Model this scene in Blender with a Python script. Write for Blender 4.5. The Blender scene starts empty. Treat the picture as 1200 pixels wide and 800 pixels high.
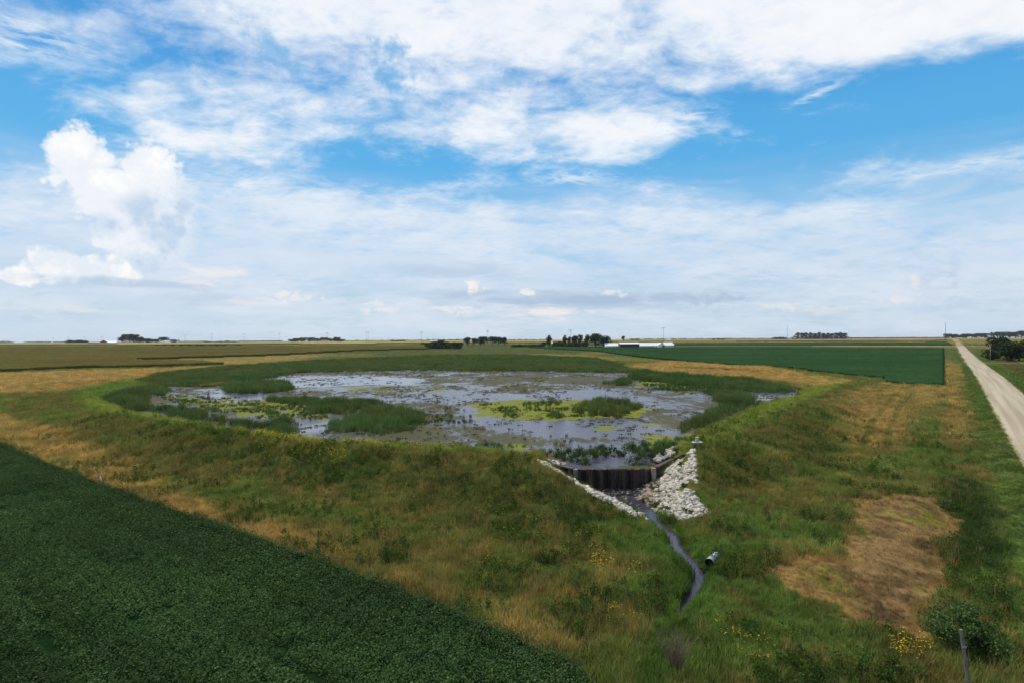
import bpy, bmesh, math, random
import numpy as np
from mathutils import Vector, Matrix
random.seed(7); rng = np.random.default_rng(7)
R = math.radians
sc = bpy.context.scene
C = sc.collection

# ---------------------------------------------------------------- camera
F = 680.0; H = 16.0; HY = 398.0; ROLL = 0.005
cd = bpy.data.cameras.new('camera'); cam = bpy.data.objects.new('camera', cd); C.objects.link(cam)
cd.sensor_width = 36; cd.lens = 36 * F / 1200; cd.clip_start = 0.1; cd.clip_end = 40000
cd.shift_y = -2.0 / 1200
cam.matrix_world = Matrix.Translation((0, 0, H)) @ Matrix.Rotation(R(90), 4, 'X') @ Matrix.Rotation(-ROLL, 4, 'Z')
sc.camera = cam
sc.view_settings.view_transform = 'Standard'; sc.view_settings.look = 'None'
sc.view_settings.exposure = 0.0; sc.view_settings.gamma = 1.0
SUN_EL, SUN_AZ = 56.0, -38.0        # azimuth from the view direction, negative is left

def ray(x, y):
    u = x - 600; v = y - HY
    return (u - ROLL * v) / F, (v + ROLL * u) / F      # X/Y, drop/Y
def PX(x, y, z):
    a, b = ray(x, y); d = (H - z) / b
    return (a * d, d)

# ---------------------------------------------------------------- sky
def build_world():
    w = bpy.data.worlds.new('World'); sc.world = w; w.use_nodes = True
    nt = w.node_tree; nt.nodes.clear(); N = nt.nodes.new; L = nt.links.new
    def val(s, x):
        if hasattr(x, 'is_linked') or isinstance(x, bpy.types.NodeSocket): L(x, s)
        else: s.default_value = x
    def m(op, a, b=0.0, c=0.0, clamp=False):
        n = N('ShaderNodeMath'); n.operation = op; n.use_clamp = clamp
        val(n.inputs[0], a); val(n.inputs[1], b); val(n.inputs[2], c); return n.outputs[0]
    def ss(x, lo, hi, a=0.0, b=1.0):
        n = N('ShaderNodeMapRange'); n.interpolation_type = 'SMOOTHSTEP'
        val(n.inputs[0], x); n.inputs[1].default_value = lo; n.inputs[2].default_value = hi
        n.inputs[3].default_value = a; n.inputs[4].default_value = b; return n.outputs[0]
    def vec(x, y, z=0.0):
        n = N('ShaderNodeCombineXYZ'); val(n.inputs[0], x); val(n.inputs[1], y); val(n.inputs[2], z); return n.outputs[0]
    def noise(v, scale, detail=8, rough=0.55, dist=0.0, lac=2.0):
        n = N('ShaderNodeTexNoise'); n.noise_dimensions = '2D'; L(v, n.inputs['Vector']); n.inputs['Scale'].default_value = scale
        n.inputs['Detail'].default_value = detail; n.inputs['Roughness'].default_value = rough
        n.inputs['Distortion'].default_value = dist; n.inputs['Lacunarity'].default_value = lac
        return n.outputs['Fac']
    def mix(f, a, b):
        n = N('ShaderNodeMix'); n.data_type = 'RGBA'; val(n.inputs[0], f)
        for s, x in ((n.inputs[6], a), (n.inputs[7], b)):
            if isinstance(x, bpy.types.NodeSocket): L(x, s)
            else: s.default_value = (*x, 1)
        return n.outputs[2]
    tc = N('ShaderNodeTexCoord'); sx = N('ShaderNodeSeparateXYZ'); L(tc.outputs['Generated'], sx.inputs[0])
    X, Y, Z = sx.outputs
    az = m('ARCTAN2', X, Y); el = m('ARCSINE', m('MINIMUM', m('MAXIMUM', Z, -1.0), 1.0))
    def ae(px, py):
        a, b = ray(px, py); l = math.hypot(a, 1)
        return math.atan(a), math.atan(-b / l)
    sky = N('ShaderNodeTexSky'); sky.sky_type = 'NISHITA'; sky.sun_disc = False
    sky.sun_elevation = R(SUN_EL); sky.sun_rotation = R(SUN_AZ)
    sky.altitude = 250; sky.air_density = 1.0; sky.dust_density = 0.3; sky.ozone_density = 2.5
    g = N('ShaderNodeHueSaturation'); g.inputs['Saturation'].default_value = SKY_SAT; g.inputs['Value'].default_value = SKY_VAL
    L(sky.outputs[0], g.inputs['Color'])
    base = g.outputs[0]
    K = 1.0 / SKY_STR
    def col(r, g_, b): return (r * K, g_ * K, b * K)
    gr = N('ShaderNodeValToRGB'); L(ss(el, 0.0, R(60)), gr.inputs[0]); gr.color_ramp.interpolation = 'EASE'
    ge = gr.color_ramp.elements
    for k_, (d_, c_) in enumerate([(0, (.44,.61,.74)), (9, (.33,.61,.88)), (17, (.10,.45,.83)), (26, (.052,.325,.745)), (50, (.028,.18,.50))]):
        t_ = d_ / 60; t_ = t_ * t_ * (3 - 2 * t_); q_ = ge[k_] if k_ < 2 else ge.new(t_); q_.position = t_; q_.color = (*c_, 1)
    gk = N('ShaderNodeVectorMath'); gk.operation = 'SCALE'; L(gr.outputs[0], gk.inputs[0]); gk.inputs['Scale'].default_value = K
    base = mix(0.85, base, gk.outputs[0])
    # pale air near the horizon
    hz = ss(el, R(0.0), R(24), 1.0, 0.0)
    base = mix(m('MULTIPLY', hz, 0.0), base, col(0.50, 0.66, 0.79))
    hz2 = ss(el, R(-0.5), R(3.0), 1.0, 0.0)
    base = mix(m('MULTIPLY', hz2, 0.75), base, col(0.50, 0.655, 0.74))
    # broad cloud cover by height above the horizon: rows of (image row, values every 100 px)
    rows = [
     (-120,[.75]*13),
     (0,  [.46,.36,.50,.95,1.0,1.0,1.0,.95,.98,1.05,1.1,1.1,1.12]),
     (30, [.66,.60,.24,.86,1.0,.98,.98,.94,.98,1.08,1.15,1.12,.98]),
     (60, [.56,.34,.22,.56,.76,.96,.92,.92,1.0,1.06,.96,.62,.34]),
     (90, [.12,.28,.44,.58,.66,.74,.66,.72,.86,.84,.26,.12,.10]),
     (120,[.08,.44,.66,.86,.76,.70,.84,.66,.58,.34,.12,.06,.06]),
     (150,[.10,.20,.76,.86,.78,.66,.86,.88,.74,.22,.06,.05,.06]),
     (178,[.34,.36,.62,.70,.42,.34,.48,.72,.34,.14,.10,.28,.34]),
     (200,[.54,.50,.44,.40,.26,.24,.30,.34,.14,.14,.36,.46,.50]),
     (225,[.80,.78,.78,.74,.70,.60,.40,.34,.52,.26,.20,.26,.30]),
     (258,[.80,.82,.80,.82,.84,.82,.80,.80,.82,.78,.78,.72,.70]),
     (310,[.92,.92,.92,.90,.88,.86,.84,.84,.84,.84,.86,.88,.88])]
    elv = m('ARCTAN2', m('TANGENT', el), m('MAXIMUM', m('COSINE', az), 0.45))     # the cloud sheet's edges run straight, as seen from below
    cov = None
    t = m('MULTIPLY_ADD', az, 1 / 2.0, 0.5)       # azimuth -1..1 rad
    for i, (py, vs) in enumerate(rows):
        cr = N('ShaderNodeValToRGB'); L(t, cr.inputs[0]); cr.color_ramp.interpolation = 'B_SPLINE' if False else 'EASE'
        e = cr.color_ramp.elements
        for k, v in enumerate(vs):
            p = ae(k * 100, py)[0] / 2 + 0.5
            q = e[k] if k < 2 else e.new(p)
            q.position = p; q.color = (v, v, v, 1)
        # outside the frame: an even middling cover
        for p in (0.0, 1.0):
            q = e.new(p); q.color = (.6, .6, .6, 1)
        e0 = ae(600, py)[1]; e_1 = ae(600, rows[i-1][0])[1]
        if cov is None: cov = cr.outputs[0]
        else:
            n = N('ShaderNodeMix'); n.data_type = 'FLOAT'
            L(ss(elv, e0, e_1, 1.0, 0.0), n.inputs[0]); L(cov, n.inputs[2]); L(cr.outputs[0], n.inputs[3]); cov = n.outputs[0]
    pf0 = vec(m('MULTIPLY', az, 3.0), m('MULTIPLY', el, 13.0), 13.0)
    # cloud sheet seen in perspective
    zz = m('MAXIMUM', m('ADD', Z, 0.22), 0.05)
    pv = vec(m('DIVIDE', X, zz), m('DIVIDE', Y, zz), 0.0)
    rot = N('ShaderNodeMapping'); rot.inputs['Rotation'].default_value = (0, 0, R(-24)); rot.inputs['Scale'].default_value = (1.3, 1.7, 1)
    rot.inputs['Location'].default_value = (3.1, 1.7, 0); L(pv, rot.inputs[0]); pr = rot.outputs[0]
    n1 = noise(pr, 1.5, 9, 0.58, 0.3)
    n2 = noise(pr, 5.2, 7, 0.62, 0.3)
    n3 = noise(pr, 17.0, 4, 0.6, 0.15)
    nn = m('ADD', m('MULTIPLY', n1, 0.52), m('ADD', m('MULTIPLY', n2, 0.36), m('MULTIPLY', n3, 0.12)))
    dens = m('ADD', m('MULTIPLY', m('SUBTRACT', nn, 0.5), 2.3), cov)
    a = ss(dens, 0.26, 1.0)
    thick = ss(dens, 0.55, 1.25)
    ccol = mix(thick, col(0.80, 0.88, 0.96), col(0.985, 0.99, 1.0))
    # slight grey shading of the sheet's thicker ripples
    sh = ss(noise(pr, 6.0, 5, 0.6, 0.4), 0.45, 0.75)
    ccol = mix(m('MULTIPLY', sh, 0.30), ccol, col(0.70, 0.79, 0.90))
    ccol = mix(ss(el, R(6), R(17), 0.9, 0.0), ccol, mix(ss(noise(pf0, 1.3, 6, 0.6, 0.4), 0.35, 0.65), col(0.60, 0.72, 0.87), col(0.75, 0.81, 0.92)))
    out = mix(m('MULTIPLY', a, ss(el, R(2), R(16), 0.72, 0.93)), base, ccol)
    # veil of the lower sky, long flat streaks
    pf = vec(m('MULTIPLY', az, 2.2), m('MULTIPLY', el, 16.0), 3.0)
    v1 = noise(pf, 1.6, 7, 0.55, 0.6)
    band = m('MULTIPLY', ss(el, R(1.2), R(5)), ss(el, R(10.5), R(17), 1.0, 0.0))
    veil = m('MULTIPLY', m('MULTIPLY', ss(v1, 0.32, 0.70), band), 0.45)
    out = mix(veil, out, col(0.70, 0.79, 0.90))
    def blob(px, py, rx, ry, ang=0.0, soft=0.5, nz=None, amp=0.0):
        a0, e0 = ae(px, py); sxk = (rx / F) / (1 + ((px - 600) / F) ** 2); syk = ry / F * math.cos(a0)
        da = m('SUBTRACT', az, a0); de = m('SUBTRACT', el, e0)
        if ang:
            c, s = math.cos(R(ang)), math.sin(R(ang))
            da, de = m('ADD', m('MULTIPLY', da, c), m('MULTIPLY', de, s)), m('SUBTRACT', m('MULTIPLY', de, c), m('MULTIPLY', da, s))
        q = m('ADD', m('POWER', m('ABSOLUTE', m('DIVIDE', da, sxk)), 2.0), m('POWER', m('ABSOLUTE', m('DIVIDE', de, syk)), 2.0))
        q = m('SQRT', q)
        if nz is not None: q = m('ADD', q, m('MULTIPLY', nz, amp))
        return ss(q, 1.0 - soft, 1.0, 1.0, 0.0)
    fl = m('SUBTRACT', noise(vec(m('MULTIPLY', az, 20), m('MULTIPLY', el, 24), 1.0), 1.3, 8, 0.62, 0.15), 0.5)
    flw = m('SUBTRACT', noise(vec(m('MULTIPLY', az, 8), m('MULTIPLY', el, 40), 5.0), 1.4, 6, 0.6, 0.6), 0.5)
    wn = m('SUBTRACT', noise(vec(m('ADD', m('MULTIPLY', az, 13), m('MULTIPLY', el, 9)), m('MULTIPLY', el, 62), 9.0), 1.3, 8, 0.62, 0.2), 0.5)
    sn = m('SUBTRACT', noise(vec(m('MULTIPLY', az, 50), m('MULTIPLY', el, 85), 7.0), 1.0, 5, 0.6, 0.3), 0.5)
    wk = ss(wn, -0.16, 0.16)
    # wisps and clear holes
    for (px, py, rx, ry, ang, s, o) in [(40,38,110,13,-8,.9,.7),(20,52,80,9,-6,.9,.75),(175,97,26,5,-5,.9,.55),(160,122,42,13,-14,.9,.6),(108,120,14,8,-30,.9,.5),
        (958,110,52,6,17,.9,.75),(1140,192,210,12,1,.95,.6),(670,209,58,9,1,.9,.75),(800,142,50,18,8,.8,.7),(1000,246,70,9,-3,.9,.5)]:
        out = mix(m('MULTIPLY', m('MULTIPLY', blob(px, py, rx * 1.15, ry * 1.35, ang, 1.0, wn, 3.2), wk), min(1, o * 1.25)), out, col(0.93, 0.965, 1.0))
    for (px, py, rx, ry, ang, o) in [(456,86,40,40,50,.8),(590,95,60,10,6,.35),(330,66,70,16,-32,.6),(850,110,80,9,14,.55)]:
        out = mix(m('MULTIPLY', blob(px, py, rx, ry, ang, 1.0, fl, 2.6), o), out, col(0.11, 0.41, 0.76))
    # towering cumulus on the left, lit from the upper left
    cu = vec(m('MULTIPLY', az, 20), m('MULTIPLY', el, 22), 0.0)
    b1 = m('SUBTRACT', noise(cu, 0.9, 9, 0.58, 0.4), 0.5)
    vo = N('ShaderNodeTexVoronoi'); vo.voronoi_dimensions = '2D'; vo.feature = 'SMOOTH_F1'; L(cu, vo.inputs['Vector']); vo.inputs['Scale'].default_value = 2.6; vo.inputs['Smoothness'].default_value = 0.5
    vo.inputs['Detail'].default_value = 2; vo.inputs['Roughness'].default_value = 0.55
    b2 = m('ADD', m('MULTIPLY', b1, 0.95), m('MULTIPLY', m('SUBTRACT', vo.outputs['Distance'], 0.45), 0.30))
    def union(L_, soft, amp=1.0, nz=b2):
        r = None
        for p in L_:
            b = blob(*p, 0.0, soft, nz, amp)
            r = b if r is None else m('MAXIMUM', r, b)
        return r
    body = union([(88,190,44,46),(128,222,62,56),(170,208,52,54),(196,240,42,60),(158,258,62,50),(186,280,50,50),(170,300,44,34),(110,206,50,40),(150,240,70,44)], 0.30)
    shadow = union([(196,280,60,74),(182,312,64,44),(166,244,54,34),(214,238,30,50),(128,262,40,24)], 0.9, 1.2)
    lit = union([(84,180,34,34),(180,190,34,30),(132,210,54,34),(70,310,84,20)], 0.8, 1.5)
    cc = mix(m('MULTIPLY', shadow, 1.0), col(0.91, 0.94, 0.97), col(0.53, 0.665, 0.84))
    cc = mix(m('MULTIPLY', lit, 0.75), cc, col(1.04, 1.03, 1.01))
    shd2 = ss(b2, -0.12, 0.22)
    cc = mix(m('MULTIPLY', shd2, 0.30), cc, col(0.76, 0.84, 0.93))
    fade = ss(el, R(4.2), R(7.5), 0.30, 0.97)
    out = mix(m('MULTIPLY', body, fade), out, cc)
    low = union([(64,308,50,26),(96,314,72,22),(24,324,36,14),(140,322,34,14)], 0.35, 1.0)
    lc = mix(shd2, col(1.03, 1.02, 1.0), col(0.84, 0.89, 0.93))
    out = mix(m('MULTIPLY', low, 0.85), out, lc)
    # low far clouds near the horizon
    for (px, py, rx, ry, s, o, cl) in [(700,352,190,11,.9,.95,(.60,.69,.78)),(560,344,90,7,.9,.45,(.62,.71,.80)),(530,318,110,10,.9,.40,(.62,.72,.82)),(150,331,150,8,.9,.42,(.66,.74,.83)),(250,350,90,8,.9,.35,(.66,.75,.84)),
        (558,337,12,6,.5,.9,(1.0,.97,.93)),(616,342,11,4,.6,.8,(1.0,.96,.92)),(650,365,52,8,.7,.75,(1.0,.955,.92)),(540,363,30,5,.8,.6,(.97,.94,.92)),(720,343,16,4,.7,.6,(.95,.93,.92)),(452,361,30,6,.8,.5,(.97,.95,.93)),
        (250,322,48,12,.7,.65,(.98,.965,.95)),(345,348,30,6,.7,.6,(.98,.96,.94)),(300,352,60,6,.9,.5,(.95,.94,.93)),(1072,328,7,9,.8,.7,(1.0,.95,.92)),(1048,352,30,5,.8,.5,(.97,.93,.92)),
        (1085,335,30,34,1.0,.14,(.63,.71,.83)),(1118,312,9,20,1.0,.2,(.60,.69,.82)),(915,360,22,6,.8,.5,(.93,.92,.93)),(835,351,38,7,.9,.5,(.62,.69,.77)),(965,364,30,5,.9,.4,(.92,.91,.92)),(60,362,80,7,.9,.4,(.96,.95,.94))]:
        out = mix(m('MULTIPLY', blob(px, py, rx * 1.2, ry * 1.3, 0.0, 0.95, (flw if cl[0] < .7 else wn) if rx > 40 else sn, (1.5 if cl[0] < .7 else 2.6) if rx > 40 else 3.6), min(1, o * (1.5 if cl[0] < .7 else 1.0))), out, col(*[c_ * k_ for c_, k_ in zip(cl, (.70, .79, .90) if cl[0] < .7 else (.94, .93, .92))]))
    bg = N('ShaderNodeBackground'); L(out, bg.inputs[0]); bg.inputs[1].default_value = SKY_STR
    o = N('ShaderNodeOutputWorld'); L(bg.outputs[0], o.inputs[0])
    w.cycles.sampling_method = 'MANUAL'; w.cycles.sample_map_resolution = 256
SKY_STR = 0.10; SKY_SAT = 1.12; SKY_VAL = 1.0
build_world()

sd = bpy.data.lights.new('sun', 'SUN'); sd.energy = 3.7; sd.angle = R(0.53); sd.color = (1.0, 0.93, 0.80)
so = bpy.data.objects.new('sun', sd); C.objects.link(so)
sdir = Vector((math.sin(R(SUN_AZ)) * math.cos(R(SUN_EL)), math.cos(R(SUN_AZ)) * math.cos(R(SUN_EL)), math.sin(R(SUN_EL))))
so.rotation_euler = (-sdir).to_track_quat('-Z', 'Y').to_euler(); so.location = sdir * 200

# ---------------------------------------------------------------- numpy helpers
def sstep(x, a, b):
    t = np.clip((x - a) / (b - a), 0, 1); return t * t * (3 - 2 * t)
def vnoise(x, y, s):
    x = np.asarray(x, float); y = np.asarray(y, float)
    xi = np.floor(x).astype(np.int64); yi = np.floor(y).astype(np.int64); fx = x - xi; fy = y - yi
    fx = fx * fx * (3 - 2 * fx); fy = fy * fy * (3 - 2 * fy)
    def h(a, b):
        n = (a * 374761393 + b * 668265263 + s * 1442695041) & 0xffffffff
        n = ((n ^ (n >> 13)) * 1274126177) & 0xffffffff
        return ((n ^ (n >> 16)) & 0xffff) / 65535.0
    return (h(xi, yi) * (1 - fx) + h(xi + 1, yi) * fx) * (1 - fy) + (h(xi, yi + 1) * (1 - fx) + h(xi + 1, yi + 1) * fx) * fy
def fbm(x, y, scale, s=0, o=4, g=0.55):
    v = 0; a = 1; t = 0
    for k in range(o):
        v = v + a * vnoise(x / scale + 17.3 * k, y / scale - 9.1 * k, s + k); t += a; a *= g; scale /= 2.03
    return v / t
def poly_sd(P, x, y):
    """signed distance to a closed polygon, positive inside"""
    P = np.asarray(P, float); sh = np.shape(x); x = np.ravel(x); y = np.ravel(y)
    inside = np.zeros(x.shape, bool); dm = np.full(x.shape, 1e18)
    n = len(P)
    for i in range(n):
        ax, ay = P[i]; bx, by = P[(i + 1) % n]
        ex, ey = bx - ax, by - ay; L2 = ex * ex + ey * ey + 1e-12
        t = np.clip(((x - ax) * ex + (y - ay) * ey) / L2, 0, 1)
        dm = np.minimum(dm, (x - ax - t * ex) ** 2 + (y - ay - t * ey) ** 2)
        c = ((ay > y) != (by > y)) & (x < ex * (y - ay) / (ey if abs(ey) > 1e-12 else 1e-12) + ax)
        inside ^= c
    return (np.sqrt(dm) * np.where(inside, 1, -1)).reshape(sh)
def line_dist(P, x, y):
    """distance to an open polyline and the parameter along it"""
    P = np.asarray(P, float); dm = np.full(np.shape(x), 1e18); tt = np.zeros(np.shape(x)); side = np.zeros(np.shape(x))
    for i in range(len(P) - 1):
        ax, ay = P[i]; bx, by = P[i + 1]; ex, ey = bx - ax, by - ay; L2 = ex * ex + ey * ey
        t = np.clip(((x - ax) * ex + (y - ay) * ey) / L2, 0, 1)
        d = (x - ax - t * ex) ** 2 + (y - ay - t * ey) ** 2
        k = d < dm; dm = np.where(k, d, dm); tt = np.where(k, i + t, tt)
    return np.sqrt(dm), tt

# ---------------------------------------------------------------- lie of the land
WATER = 1.5; BED = -0.6
def base_h(x, y):
    r = np.hypot(x, y)
    return 1.8 * sstep(r, 100, 260) + 9.0 * sstep(r, 400, 1800)
def G(x, y, up=0.0):
    """ground point seen at a pixel of the photograph (plain lie of the land)"""
    a, b = ray(x, y); b = max(b, 1e-5); lo, hi = 5.0, 9000.0
    for _ in range(50):
        mid = (lo + hi) / 2; z = float(base_h(a * mid, mid)) + up
        if (H - z) / mid > b: lo = mid
        else: hi = mid
    return (a * lo, lo)
def GP(L_, up=0.0): return [G(x, y, up) for x, y in L_]
def ZP(L_, z): return [PX(x, y, z) for x, y in L_]
WT = 1.72                                        # top of the weir
yW = PX(700, 548.2, WT)[1]
cl = PX(674, 548, WT); cr_ = PX(765, 546.5, WT); wl = PX(632, 539, WT); wr = PX(795, 531.5, WT); wr2 = PX(813, 531.5, WT)
crest = ZP([(105,455),(98,468),(120,482),(190,493),(260,505),(340,517),(450,525),(560,530),(632,536)], 2.5) + [(wl[0]+0.5, wl[1]+0.6), (cl[0], cl[1]+1.0), (cr_[0], cr_[1]+1.0), (wr2[0], wr2[1]+1.5)] + \
        ZP([(845,517),(880,498),(935,472),(996,446)], 2.5) + ZP([(960,440),(900,436),(800,431),(740,428),(640,424),(500,420),(350,426),(220,438),(140,446)], 2.0)
backing = [(wl[0]+.1, wl[1]), cl, cr_, (wr[0]-.1, wr[1]), (wr[0]-1.2, wr[1]+2.4), (cr_[0]+1, cr_[1]+6), (cl[0]-1, cl[1]+6), (wl[0]+1.4, wl[1]+1.5)]
pond = ZP([(118,471),(160,486),(260,502),(330,514),(450,524),(560,528),(640,537)], WATER) + [(cl[0]-.9, cl[1]+1.1), (cl[0]+.1, cl[1]-.1), (cr_[0]-.1, cr_[1]-.1), (cr_[0]+2.0, cr_[1]+2.4)] + \
       ZP([(800,517),(815,508),(850,492),(895,473),(932,466),(940,458),(925,453),(880,446),(740,436),(620,430),(565,426),(500,425),(490,429),(400,433),(320,439),(250,453),(190,452),(140,458)], WATER)
stream = [((cl[0]+cr_[0])/2, cl[1]), ((cl[0]+cr_[0])/2+.5, cl[1]-3.5)] + ZP([(757,598),(771,612),(785,625),(793,640),(806,656),(819,672),(817,688),(808,702),(801,715),(794,740),(770,800),(700,1100)], BED+.12)
stream = np.array(stream)
s_half = np.array([2.6, 2.2, .8, .30, .42, .28, .48, .34, .44, .30, .12, -.1, -.2, -.3])
front = [(-30, wl[1]+2.5), (wl[0], wl[1]+.1), (cl[0], cl[1]+.1), (cr_[0], cr_[1]+.1), (wr[0], wr[1]+.1), (wr2[0], wr2[1]+.1), (60, wr2[1]+3), (60, -10), (-60, -10)]
rd = np.array([513 - ROLL*0, F]); rd = rd / np.hypot(*rd)           # road heading
rp = np.array(G(1170, 490))                                         # a point on its left edge
rn = np.array([rd[1], -rd[0]])                                      # to the right of it
RW = 7.2
def road_s(x, y): return (x - rp[0]) * rn[0] + (y - rp[1]) * rn[1], (x - rp[0]) * rd[0] + (y - rp[1]) * rd[1]
def height(x, y, fine=True):
    x = np.asarray(x, float); y = np.asarray(y, float); r = np.hypot(x, y)
    b = base_h(x, y)
    s = poly_sd(crest, x, y)
    top = (2.55 - 0.55 * sstep(r, 120, 240)) * (1 - .45 * sstep(-x, 60, 120) * (s < 0)) 
    w = 12 + 6 * vnoise(x / 25, y / 25, 5)
    outer = b + (top - b) * (1 - sstep(-s, 0.8, w)) * 1.0
    ps = poly_sd(pond, x, y)
    inner = 1.62 + (top - 1.62) * (1 - sstep(s, 0.3, 4.0))
    inner = inner - 0.75 * sstep(ps, -0.8, 1.6)
    h = np.where(s > 0, inner, outer)
    back = poly_sd(backing, x, y); h = np.where(back > 0, np.minimum(h, 1.55), h)
    h = np.where((ps > 0.0) & (back > -1), np.minimum(h, 1.0), h)
    # low bank of dry grass behind the pond
    bx, by = G(850, 434); h = h + 1.1 * np.exp(-(((x - bx) / 60) ** 2 + ((y - by) / 22) ** 2)) * (s < 2)
    # ditches beside the gravel road
    q, _ = road_s(x, y); fade = 1 - sstep(r, 260, 420)
    prof = 0.35 * (1 - sstep(np.abs(q - RW / 2), RW / 2 + .6, RW / 2 + 3.5)) - 0.55 * np.exp(-((np.abs(q - RW / 2) - 10.5) / 3.2) ** 2)
    h = h + prof * fade
    # notch and brook in front of the weir
    d, t = line_dist(stream, x, y)
    hw = np.interp(t, np.arange(len(s_half)), s_half) + 0.16 * (vnoise(x * 1.1, y * 1.1, 31) - .5)
    slope = np.interp(t, [0, 2, 4, 6, 9, 10, 14], [.50, .50, .42, .6, .9, .9, .9])
    ch = BED - .12 + np.maximum(0, d - hw) * slope
    fs = poly_sd(front, x, y)
    ch = ch + .75 * sstep(t, 9.6, 10.6)
    wdist, _ = line_dist([wl, cl, cr_, wr, wr2], x, y); ch = np.where((wdist < 2.2) & (x > cl[0]), np.minimum(ch, WT - .45 + .35 * sstep(wdist, .8, 2.2)), ch)
    h = np.where(fs > 0, np.minimum(h, ch), h)
    if fine:
        h = h + (fbm(x, y, 7.0, 3, 3) - .5) * .28 * (1 - sstep(r, 150, 400)) * (ps < -1) * sstep(d, 1.5, 6)
    return h
def HIT(x, y):
    a, b = ray(x, y); d = np.linspace(20, 140, 4000); h_ = H - b * d - height(a * d, d); i = int(np.argmax(h_ < 0)); return (a * d[i], d[i])
def hz(x, y): return float(height(np.array([x]), np.array([y]), True)[0])

# polar ground grid round the origin, finer where the land is looked at closely
rs = [0.05, 4, 8, 12, 15, 18]
while rs[-1] < 14000:
    r0 = rs[-1]; rs.append(r0 + min(max(0.27, r0 * r0 / 10880 * 0.75), r0 * 0.09))
rs = np.array(rs)
ths = np.concatenate([np.arange(-56, 56.01, 0.17), np.arange(60, 302, 6)])
ths = np.radians(ths)
RR, TT = np.meshgrid(rs, ths, indexing='ij')
GX = RR * np.sin(TT); GY = RR * np.cos(TT); GZ = height(GX, GY)

# ---------------------------------------------------------------- land cover colours (linear)
def lin(r, g, b, k=1.0):
    f = lambda c: ((c / 255 + .055) / 1.055) ** 2.4 if c > 10 else c / 255 / 12.92
    return np.array([f(r), f(g), f(b)]) * k
GK = 1.05
grn = lin(82, 88, 40, GK); brn = lin(96, 88, 46, GK); tan = lin(142, 113, 66, GK); lush = lin(72, 94, 38, GK); dkg = lin(44, 62, 30, GK)
ygr = lin(112, 122, 46, GK); bare = lin(116, 92, 62, GK); soyc = lin(42, 67, 38, GK); reed = lin(62, 78, 44, GK); rust = lin(98, 62, 38, GK); corn = lin(92, 86, 46, GK)
def W(P, soft, x, y, ns=3.0, amp=1.5, seed=40):
    r = np.hypot(x, y)
    j = (fbm(x, y, ns, seed, 3) - .5) * 2 * amp
    return sstep(poly_sd(P, x, y) + j, -soft, soft)
tan_polys = [
  (GP([(-120,445),(0,438),(90,435),(200,432),(262,429),(215,441),(140,446),(112,455),(60,460),(-120,468)]), 2.5, .95),
  (GP([(230,422),(330,417),(400,412),(420,415),(380,420),(330,427),(268,428)]), 2.5, .95),
  (GP([(-80,462),(0,487),(60,505),(150,545),(250,590),(300,618),(285,640),(200,600),(100,560),(0,518),(-80,484)]), 1.6, .85),
  (GP([(290,608),(345,618),(400,650),(395,668),(320,642)]), .9, .7),
  (GP([(500,682),(560,690),(640,728),(690,765),(650,775),(560,718)]), 1.0, .45),
  (ZP([(735,428),(790,421),(850,426),(925,434),(1000,447),(960,450),(900,442),(840,438),(790,438)], 2.6), 2.5, .95),
  (GP([(985,470),(1040,452),(1108,455),(1112,475),(1075,480),(1060,520),(1010,545),(985,520)]), 2.5, .75),
  (GP([(1107,408),(1117,408),(1128,455),(1133,520),(1108,520),(1107,452)]), 1.5, .7),
  (GP([(720,790),(740,765),(765,785),(755,815),(725,815)]), .7, .8),
  (GP([(1012,585),(1030,540),(1020,510),(1035,480),(1058,480),(1050,520),(1075,560),(1085,580)]), 1.2, .45),
  (GP([(905,640),(985,640),(1000,600),(1010,600),(1000,650),(985,665),(900,672)]), .6, .6),
]
lush_polys = [
  (GP([(700,815),(740,690),(762,640),(752,612),(800,640),(850,640),(900,675),(985,715),(1060,750),(1075,815)]), 1.6, .75),
  (GP([(800,640),(815,590),(900,590),(1000,600),(980,650),(900,660)]), 2.0, .5),
  (GP([(1035,540),(1095,520),(1110,560),(1085,590),(1040,570)]), 1.5, .6),
  (ZP([(88,455),(130,446),(190,449),(150,458),(118,468),(90,470)], 2.0), 2.5, .7),
  (GP([(1130,560),(1210,560),(1210,620),(1150,640)]), 1.5, .35),
]
dark_polys = [
  (GP([(1095,548),(1150,560),(1170,600),(1180,670),(1120,672),(1108,640),(1118,606),(1102,580)]), 1.0, .9),
  (GP([(1075,690),(1130,680),(1150,720),(1090,750)]), 1.0, .4),
  (ZP([(230,505),(330,525),(440,545),(430,565),(330,550),(240,530)], 1.5), 2.2, .5),
  (ZP([(450,560),(620,560),(700,600),(740,640),(600,620),(470,590)], .8), 2.5, .35),
]
bare_poly = GP([(1010,584),(1060,578),(1098,572),(1119,605),(1107,650),(1118,687),(1088,712),(1077,742),(1030,740),(991,732),(984,706),(942,691),(894,665),(940,658),(984,657),(996,625),(1002,605)])
soy_edge = [PX(x_, y_, .8) for x_, y_ in [(-60,492),(0,515),(120,561),(256,607),(400,655),(504,694),(588,727),(680,774),(712,800)]]
def extend(a, b, k): return (b[0] + (b[0] - a[0]) * k, b[1] + (b[1] - a[1]) * k)
soy_far = (soy_edge[1][0] + (soy_edge[1][0]-soy_edge[4][0]) * 1.6, soy_edge[1][1] + (soy_edge[1][1]-soy_edge[4][1]) * 1.6)
soy_near = (soy_edge[-1][0] + 18, soy_edge[-1][1] - 24)
soy_poly = [soy_far] + soy_edge[1:] + [soy_near, (-60, -20), (-220, 20)]
field_R = GP([(596,405),(640,409),(700,412),(742,418),(800,424),(900,432.5),(1037,444.5),(1037,449),(1068,452.3),(1107,452),(1108,407.2),(900,406.8),(780,406.8),(600,403.5)])
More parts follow.
